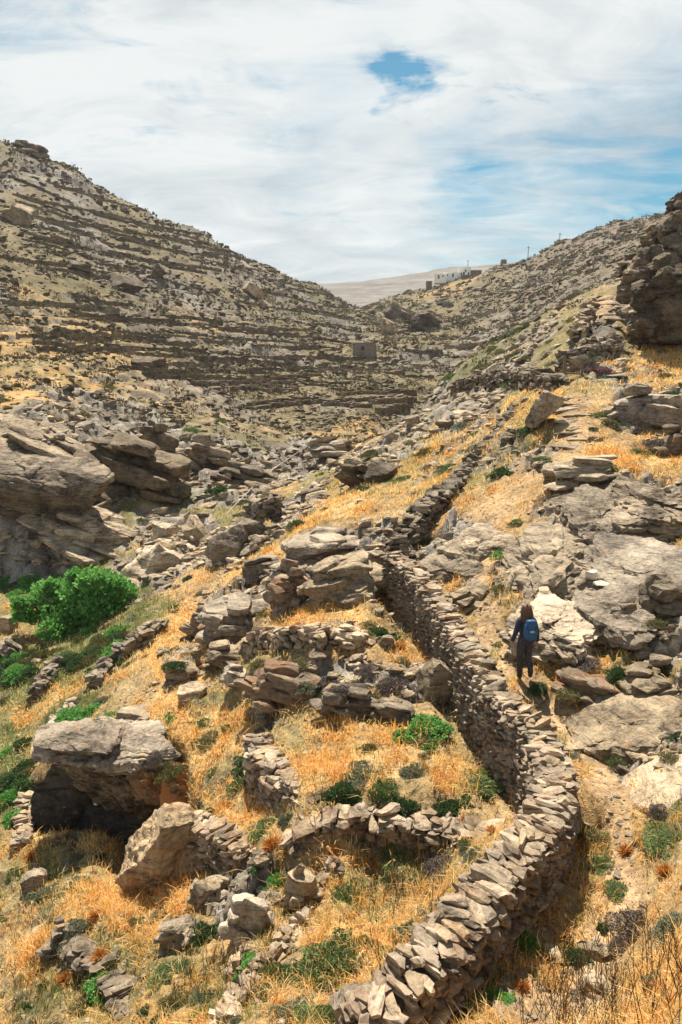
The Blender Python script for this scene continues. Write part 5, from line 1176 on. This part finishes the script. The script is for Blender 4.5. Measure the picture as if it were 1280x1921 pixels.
    for i in range(400):
        u, v = _sr.uniform(-5, 1000), _sr.uniform(1330, 1915); p = G.pt(u, v); a, b = p.x / p.y, math.log(p.y)
        if k >= 75 or float(GPATH.at(a, b)) > .2 or fbm2(np.array([a * 18 + 5]), np.array([b * 17]), 2)[0] < -.05: continue
        kind = _sr.choice(['green', 'grey', 'brown', 'olive', 'dark', 'bright'], p=[.22, .24, .14, .26, .08, .06])
        if shrub(p.x, p.y, .10 + .24 * _sr.rand() ** 1.7, kind, None, None, _sr.uniform(.7, 1.2)): k += 1
    # scattered over the slopes
    def dens(s, L):
        y = np.exp(L); n = fbm2(s * 14 + 8, L * 13, 3)
        return np.clip((0.15 + 0.9 * sstep(-.1, .4, n)) * (1 - .75 * GROCK.at(s, L)) * (1 - GPATH.at(s, L)) * sstep(6, 9, y) * np.where(y > 18, 1, .75) + .3 * GGREEN.at(s, L), 0, 1) * (GV.at(s, L) > .5)
    s, L = sample_ground(1300, dens, 6.5, 75); k = 0
    for a, b in zip(s, L):
        if k >= 330: break
        y = math.exp(b); gr = float(GGREEN.at(a, b)); kind = _sr.choice(['green', 'grey', 'brown', 'olive', 'dark'], p=[.2, .22, .18, .30, .10]) if gr < .4 else _sr.choice(['green', 'olive', 'dark'])
        r = float(np.clip(y * (.007 + .011 * _sr.rand() ** 1.6), .14, .85)); shrub(a * y, y, r, kind); k += 1
shrubs()

def hillside_scrub():
    rng = np.random.RandomState(21)
    def dens(s, L):
        y = np.exp(L); n = fbm2(s * 24 + 3, L * 20, 3); return sstep(45, 75, y) * (0.25 + .75 * sstep(-.2, .3, n)) * (y < 400)
    s, L = sample_ground(19000, dens, 45, 400); k_ = GV.at(s, L) > .15; s, L = s[k_], L[k_]; y = np.exp(L); n = len(s); m = 17
    P, D, cl = dome_points(m, np.random.RandomState(2), 3, .7)
    r = np.clip(y * (.0016 + .0045 * rng.rand(n) ** 2.2), .12, 1.3)
    D = rng.normal(size=(n, m, 3)); D[..., 2] = np.abs(D[..., 2]); D /= np.linalg.norm(D, axis=-1, keepdims=True)
    base = np.stack([s * y, y, G.z(s * y, y)], 1); P = base[:, None] + D * (r[:, None] * rng.uniform(.55, 1, (n, m)))[..., None] * np.array((1.15, 1.15, .8))
    V, F = leaf_quads(P.reshape(-1, 3), D.reshape(-1, 3), 1.0, rng, .8, 1.0)
    c = P.reshape(-1, 1, 3); V = (c + (V.reshape(-1, 4, 3) - c) * (r.repeat(m) * .62)[:, None, None]).reshape(-1, 3)
    pal = np.array([(0.13, 0.115, 0.06), (0.17, 0.14, 0.085), (0.10, 0.105, 0.05), (0.18, 0.14, 0.105), (0.23, 0.19, 0.095)])
    col = pal[rng.randint(0, 5, n)] * rng.uniform(.8, 1.25, (n, 1)); C = np.repeat(np.repeat(col, m, 0) * rng.uniform(.8, 1.2, (n * m, 1)), 4, 0)
    tag(mk('hillside_scrub', V, F, M['veg'], attrs={'tint': ('POINT', C)}), 'countless low cushion scrub dotting the far hillsides', 'scrub', None, 'stuff')
hillside_scrub()

# ------------------------------------------------------------------ bright green tree
def tree():
    p = G.pt(140, 1180); rng = np.random.RandomState(4); k = p.y / FPX * 0.98
    r = empty('fig_tree', p, 'bushy bright green tree growing under the dark cliff', 'tree')
    m = MB()
    lobes = [(-78, 30, 34), (-62, 58, 36), (-30, 40, 40), (-5, 70, 40), (30, 84, 40), (62, 88, 38), (85, 66, 32), (50, 52, 46), (10, 34, 40), (-45, 24, 34), (60, 22, 34), (45, 108, 18), (-20, 12, 30), (-92, 62, 14), (12, 112, 13), (98, 92, 15), (-45, 84, 16), (74, 118, 11), (-100, 34, 16)]
    for (a, b, q) in lobes:
        m.tube([(a*k*.15, 0, -.3), (a*k*.5, rng.normal()*.2, b*k*.45), (a*k, rng.normal()*.4, b*k)], [.10, .06, .02], 5)
    m.build('trunk', M['twig'], r)
    Vs, Fs, lv, base = [], [], [], 0
    for (a, b, q) in lobes:
        n = rng.randint(650, 1300); D = rng.normal(size=(n, 3)); D /= np.linalg.norm(D, axis=1, keepdims=True)
        R = q * k * (.95 + .65 * fbm3(D * 2.4 + a, 3)) * rng.uniform(.35, 1.05, n) ** .45
        P = D * R[:, None] * np.array((1, 1.1, .9)) + np.array((a*k, rng.normal()*.5 - .15, b*k))
        V, F = leaf_quads(P, D * .5 + np.array((0, 0, .5)), .17, rng, .75, .6); Vs.append(V); Fs.append(F + base); base += len(V)
        lv.append(np.repeat(np.clip(.5 + .5 * fbm3(P * 1.5, 2) + rng.normal(size=n) * .2, 0, 1), 4))
    mk('crown', np.concatenate(Vs), np.concatenate(Fs), LEAF['bright'], r, attrs={'lv': ('POINT', np.concatenate(lv))})
tree()

# ------------------------------------------------------------------ grass
def blades(s, L, hmin, hmax, col, jit, rng, wmul=1.0, lean=0.55):
    y = np.exp(L); n = len(s); x = s * y; P = np.stack([x, y, G.z(x, y) - .01], 1)
    az = rng.uniform(0, 6.283, n); d = np.stack([np.cos(az), np.sin(az), np.zeros(n)], 1)
    h = (hmin + (hmax - hmin) * rng.rand(n) ** 1.5) * (1 + .5 * fbm2(s * 50 + 6, L * 46, 2)); ln = np.abs(rng.normal(0, lean, n)); w = np.maximum(.006, y * .00085) * rng.uniform(.7, 1.4, n) * wmul
    fa = rng.uniform(0, 6.283, n); b = np.stack([np.cos(fa), np.sin(fa), np.zeros(n)], 1) * w[:, None] / 2
    up = np.array((0, 0, 1.0)); mid = P + d * (h * ln * .35)[:, None] + up * (h * .6)[:, None]; tip = P + d * (h * ln)[:, None] + up * (h * (1 - .25 * np.minimum(ln, 1.5)))[:, None]
    V = np.stack([P - b, P + b, mid + b * .8, mid - b * .8, tip], 1).reshape(-1, 3); i = np.arange(n)[:, None] * 5
    F = np.concatenate([i + np.array([[0, 1, 2]]), i + np.array([[0, 2, 3]]), i + np.array([[3, 2, 4]])])
    C = np.clip(col * (1 + jit * rng.normal(size=(n, 1))) , .02, .9); return V, F, np.repeat(C, 5, 0)
def grass():
    rng = np.random.RandomState(31)
    def cl(s, L, k): return fbm2(s * 60 * k + 2, L * 55 * k, 3)
    def d_gold(s, L): 
        y = np.exp(L); return np.clip(.95 * GGOLD.at(s, L) + .20 + .40 * sstep(-.05, .3, fbm2(s * 22 + 70, L * 20, 3)) , 0, 1) * (1 - .92 * GROCK.at(s, L) * (1 - .6 * GGOLD.at(s, L))) * (1 - .97 * sstep(.15, .5, GPATH.at(s, L))) * (.25 + .75 * sstep(-.4, .15, cl(s, L, 1))) * (1 - .7 * GGREEN.at(s, L)) * sstep(62, 34, y)
    patch = lambda s, L: .18 + .82 * sstep(-.22, .12, fbm2(s * 26 + 33, L * 24 + 8, 4))
    d_gold0 = d_gold; d_gold = lambda s, L: d_gold0(s, L) * patch(s, L)
    s, L = sample_ground(480000, d_gold, 5.3, 60, .55); n = len(s)
    t = sstep(-.5, .5, fbm2(s * 34, L * 30, 3) + .25 * rng.normal(size=n))[:, None]; pal = np.array((0.70, 0.37, 0.095)) * (1 - t) + np.array((0.78, 0.57, 0.26)) * t
    ol = sstep(.15, .5, fbm2(s * 16 + 9, L * 15 + 4, 3) + .15 * rng.normal(size=n))[:, None] * (1 - .6 * GGOLD.at(s, L))[:, None]; pal = pal * (1 - ol) + np.array((0.34, 0.28, 0.09)) * ol
    og = (sstep(.40, .55, fbm2(s * 48 + 90, L * 44, 2)) * (rng.rand(n) < .8))[:, None]; pal = pal * (1 - og) + np.array((0.66, 0.26, 0.05)) * og
    V, F, C = blades(s, L, .06, .30, pal, .16, rng, 1.15, .8)
    tag(mk('dry_grass', V, F, M['grass'], attrs={'tint': ('POINT', C)}), 'golden dry grass covering the terraces and slopes', 'grass', None, 'stuff')
    s, L = sample_ground(330000, lambda s, L: d_gold(s, L) * (np.exp(L) < 40), 5.3, 40, .55); n = len(s); t = rng.rand(n, 1)
    pal = np.array((0.62, 0.33, 0.10)) * (1 - t) + np.array((0.76, 0.57, 0.28)) * t
    V, F, C = blades(s, L, .05, .16, pal, .18, rng, 1.5, 1.6)
    tag(mk('matted_straw', V, F, M['grass'], attrs={'tint': ('POINT', C)}), 'short bent straw matted between the golden grass', 'grass', None, 'stuff')
    def d_green(s, L): y = np.exp(L); return np.clip(.75 * GGREEN.at(s, L) + .16 * sstep(.1, .4, fbm2(s * 30 + 20, L * 26, 3)), 0, 1) * (1 - GROCK.at(s, L)) * (1 - sstep(.15, .5, GPATH.at(s, L))) * (y < 55)
    s, L = sample_ground(150000, d_green, 5.3, 55, .55); n = len(s); t = rng.rand(n, 1) ** 1.3
    V, F, C = blades(s, L, .08, .32, np.array((0.09, 0.12, 0.025)) * (1 - t) + np.array((0.27, 0.25, 0.08)) * t, .2, rng)
    tag(mk('green_grass', V, F, M['grass'], attrs={'tint': ('POINT', C)}), 'olive and green grass in the damp hollows', 'grass', None, 'stuff')
    # tall bare stalks
    Vs, Fs, Cs, b = [], [], [], 0
    for (u0, u1, v0, v1, n, hm) in [(1040, 1300, 1780, 1960, 150, .62), (960, 1080, 1830, 1960, 50, .5), (690, 830, 1590, 1720, 90, .55), (20, 160, 1700, 1900, 70, .5), (330, 480, 1800, 1900, 60, .45), (640, 800, 1780, 1860, 40, .4)]:
        for _ in range(n):
            u, v = rng.uniform(u0, u1), rng.uniform(v0, v1); y = G.hit(u, v); s, e = ray(u, v); p = np.array((s*y, y, float(G.z(s*y, y)))); h = hm * rng.uniform(.5, 1.2); ax = np.array((rng.normal()*.22, rng.normal()*.2, 1))
            segs = [(p, p + ax*h, .0045)]
            for j in range(rng.randint(2, 6)):
                t = rng.uniform(.35, .95); q = p + ax*h*t; a = rng.uniform(0, 6.28); segs.append((q, q + np.array((math.cos(a)*.35, math.sin(a)*.35, .8))*h*(1-t*.6)*.5, .003))
            col = np.array((0.13, 0.095, 0.05)) if rng.rand() < .6 else np.array((0.30, 0.20, 0.09))
            for (a0, a1, r) in segs:
                for wv in ((r, 0, 0), (0, r, 0)):
                    wv = np.array(wv); Vs += [a0-wv, a0+wv, a1+wv*.6, a1-wv*.6]; Fs.append((b, b+1, b+2, b+3)); b += 4; Cs += [col]*4
    tag(mk('dry_stalks', np.array(Vs), np.array(Fs), M['veg'], attrs={'tint': ('POINT', np.array(Cs))}), 'thin bare brown stalks of last year\'s weeds', 'stalks', None, 'stuff')
grass()

# ------------------------------------------------------------------ the hiker
def skin_body(name, verts, edges, radii, root=0, sub=2):
    me = bpy.data.meshes.new(name); me.from_pydata(verts, edges, []); o = bpy.data.objects.new(name, me); COL.objects.link(o)
    o.modifiers.new('skin', 'SKIN').use_smooth_shade = True; sb = o.modifiers.new('sub', 'SUBSURF'); sb.levels = sub; sb.render_levels = sub
    for i, d in enumerate(me.skin_vertices[0].data):
        r = radii[i]; d.radius = r if isinstance(r, tuple) else (r, r); d.use_root = i == root
    dg = bpy.context.evaluated_depsgraph_get(); m2 = bpy.data.meshes.new_from_object(o.evaluated_get(dg)); bpy.data.objects.remove(o); m2.name = name; return m2
def cloth(M_, rngf):
    """material for clothes: base colour with small print or weave"""
    return M_
def person():
    base = G.pt(982, 1274); y = base.y; Hs = 1.0
    root = empty('person', base, 'woman hiker with long brown hair in dark clothes walking away up the path', 'person'); root.rotation_euler.z = rad(4)
    skin = plain('skin', (0.52, 0.30, 0.21), 0.6, 0.05); navy = plain('navy_jersey', (0.04, 0.05, 0.08), 0.85, 0.3, 30)
    m, T, P = new_mat('dark_patterned_trousers'); pos = T.node('ShaderNodeTexCoord').outputs['Object']; sp = T.noise(pos, 42, 2, .6)
    T.put(P.inputs['Base Color'], T.ramp(sp, [(.50, (0.024, 0.024, 0.034)), (.60, (0.05, 0.042, 0.047)), (.67, (0.20, 0.13, 0.115))])); P.inputs['Roughness'].default_value = .85; trous = m
    shoe = plain('brown_boots', (0.09, 0.055, 0.04), 0.8, 0.2); hairm = plain('brown_hair', (0.15, 0.075, 0.045), 0.5, 0.4, 60)
    V = []; E = []; Rr = []
    def add(p, r, par=None):
        V.append(p); Rr.append(r); i = len(V) - 1
        if par is not None: E.append((par, i))
        return i
    pel = add((0, 0, .94), (.135, .105)); sp1 = add((0, -.01, 1.08), (.115, .085), pel); ch = add((0, -.01, 1.26), (.14, .10), sp1); nk0 = add((0, .0, 1.40), (.10, .07), ch)
    nk = add((0, .01, 1.47), .052, nk0); hd = add((0, .025, 1.57), (.075, .088), nk); tp = add((0, .02, 1.655), (.06, .07), hd)
    add((0, .105, 1.565), .018, hd)                                     # nose side of the face, turned away
    hands = []
    for sx, ang in ((-1, .10), (1, -.02)):
        sh = add((sx*.155, -.01, 1.365), .062, nk0); el = add((sx*.235, -.045, 1.10), .046, sh); wr = add((sx*.268, .02 + ang*.3, .875), .030, el)
        pm = add((sx*.275, .04 + ang*.3, .80), (.034, .022), wr); hands.append((sx, V[pm], pm))
        for j in range(4):
            b0 = V[pm]; fx = (j - 1.5) * .019; k = (0.9, 1.0, .95, .8)[j]
            a = add((b0[0] + .004*sx, b0[1] + fx, b0[2] - .045), .0095, pm); c = add((b0[0] - .006*sx, b0[1] + fx*1.1, b0[2] - .045 - .035*k), .0085, a); add((b0[0] - .022*sx, b0[1] + fx*1.1, b0[2] - .045 - .058*k), .0075, c)
        t1 = add((V[pm][0] - .006*sx, V[pm][1] + .038, V[pm][2] - .005), .011, pm); add((V[pm][0] - .014*sx, V[pm][1] + .050, V[pm][2] - .045), .009, t1)
    hl = add((-.085, 0, .86), .098, pel); kl = add((-.092, .035, .49), .062, hl); al = add((-.085, -.01, .095), .043, kl); add((-.088, .12, .04), .038, al); add((-.085, -.05, .045), .036, al)
    hr = add((.085, 0, .86), .098, pel); kr = add((.10, .075, .50), .062, hr); ar = add((.115, -.12, .235), .043, kr); add((.115, -.085, .085), .038, ar); add((.115, -.17, .245), .036, ar)
    me = skin_body('body', V, E, Rr); me.materials.append(skin); body = link('body', me, root)
    body.scale = (1, 1, 1)
    co = np.array([v.co[:] for v in me.vertices]); no = np.array([v.normal[:] for v in me.vertices])
    fc = np.array([np.mean([co[i] for i in p.vertices], 0) for p in me.polygons])
    X, Y, Z = fc.T; arm = np.abs(X) > .19
    def shell(nm, sel, off, mat):
        used = sorted({i for p, s_ in zip(me.polygons, sel) if s_ for i in p.vertices}); mp_ = {i: k for k, i in enumerate(used)}
        mm = bpy.data.meshes.new(nm); mm.from_pydata([tuple(co[i] + no[i] * off) for i in used], [], [[mp_[i] for i in p.vertices] for p, s_ in zip(me.polygons, sel) if s_]); mm.materials.append(mat)
        mm.polygons.foreach_set('use_smooth', [True] * len(mm.polygons)); return link(nm, mm, root)
    foot_l = (Z < .13) & (X < 0); foot_r = (X > 0) & (Z < .30) & ((Y + .12) * .45 + (.235 - Z) * .9 > -.045)
    shell('sweater', ((Z > .93) & (Z < 1.43) & ~((np.abs(X) < .06) & (Z > 1.425))) | (arm & (Z > .875) & (Z < 1.42)), .012, navy)
    shell('trousers', (Z < 1.0) & ~(np.abs(X) > .205) & ~foot_l & ~foot_r, .016, trous)
    shell('boot', foot_l, .012, shoe); shell('boot', foot_r, .012, shoe)
    # hair: a fall of locks from the crown to below the shoulders
    h = MB(); rng = np.random.RandomState(2)
    for i in range(90):
        a = rng.uniform(-2.5, 2.5) - math.pi / 2; t = rng.uniform(0, 1)
        r0 = rng.uniform(.01, .05); cx, sy = math.cos(a), math.sin(a); ln = rng.uniform(.16, .29) if sy < .3 else rng.uniform(.10, .18)
        pts = [(cx*r0, .02 + sy*r0, 1.70), (cx*.075, .015 + sy*.088, 1.665), (cx*.098, .01 + sy*.108, 1.58), (cx*.105 + rng.normal()*.01, .0 + sy*.115, 1.48), (cx*(.11 + rng.rand()*.035), -.015 + sy*(.115 + rng.rand()*.02), 1.66 - ln), (cx*(.10 + rng.rand()*.04), -.02 + sy*(.11 + rng.rand()*.02), 1.60 - ln)]
        h.tube(pts, [.022, .026, .028, .025, .018, .005], 5)
    h.build('hair', hairm, root, True)
    # backpack: carried, so a thing of its own
    bk = empty('backpack', base + Vector((0, 0, 0)), 'blue daypack worn on the back of the woman hiker', 'backpack'); bk.rotation_euler.z = rad(4)
    blue = plain('blue_nylon', (0.035, 0.115, 0.25), 0.5, 0.3, 25); blued = plain('dark_blue_nylon', (0.02, 0.05, 0.12), 0.6, 0.2, 25); lt = plain('pale_sheen', (0.40, 0.58, 0.68), 0.5, 0.1)
    def pack(nm, c, s_, mat, p=2.6, tap=.12):
        A, F = ico(4); B = np.sign(A) * np.abs(A) ** (2 / p); B = B / np.abs(B).max(0) * np.array(s_) / 2; B[:, 0] *= 1 - tap * (B[:, 2] / s_[2] * 2); B = B + .004 * fbm3(B * 14, 3)[:, None]
        o = mk(nm, B, F, mat, bk, True, loc=c); return o
    pack('pack_body', (.035, -.20, 1.20), (.30, .19, .46), blue); pack('front_pocket', (.035, -.29, 1.13), (.23, .09, .27), blue); pack('lower_panel', (.035, -.215, 1.01), (.27, .17, .12), blued); pack('lid', (.035, -.21, 1.40), (.22, .17, .10), blue)
    o = pack('pale_patch', (.035, -.325, 1.21), (.10, .02, .05), lt); pack('pale_patch', (.06, -.305, 1.035), (.055, .02, .018), lt)  # pale colour stands in for light reflecting off the pack
    for sx in (-1, 1):
        MB().tube([(.035 + sx*.09, -.12, 1.38), (sx*.105, -.06, 1.44), (sx*.11, .06, 1.40), (sx*.12, .115, 1.25), (sx*.13, .03, 1.08), (.035 + sx*.11, -.12, 1.04)], .018, 6).build('shoulder_strap', blued, bk, True)
    MB().tube([(.0, -.14, 1.43), (.02, -.16, 1.47), (.05, -.16, 1.47), (.07, -.14, 1.43)], .009, 5).build('carry_loop', blued, bk, True)
    MB().tube([(-.085, -.27, 1.33), (-.03, -.312, 1.22), (.10, -.312, 1.22), (.155, -.27, 1.33)], .007, 4).build('compression_strap', blued, bk, True)
    k = 1.0; root.scale = (k,)*3; bk.scale = (k,)*3
person()
p_ = G.pt(968, 1300)

# ------------------------------------------------------------------ air
def haze():
    o = MB().box((0, 700, 50), (2600, 1460, 330)).build('haze', None)
    m = bpy.data.materials.new('thin_air'); m.use_nodes = True; T = NT(m.node_tree); T.n.clear()
    v = T.node('ShaderNodeVolumePrincipled'); v.inputs['Color'].default_value = (0.80, 0.87, 0.95, 1); v.inputs['Density'].default_value = 0.00014; v.inputs['Anisotropy'].default_value = 0.2
    out = T.node('ShaderNodeOutputMaterial'); T.l.new(v.outputs[0], out.inputs['Volume']); o.data.materials.append(m); o.visible_shadow = True
    tag(o, 'thin pale haze filling the valley', 'haze', None, 'stuff')
haze()
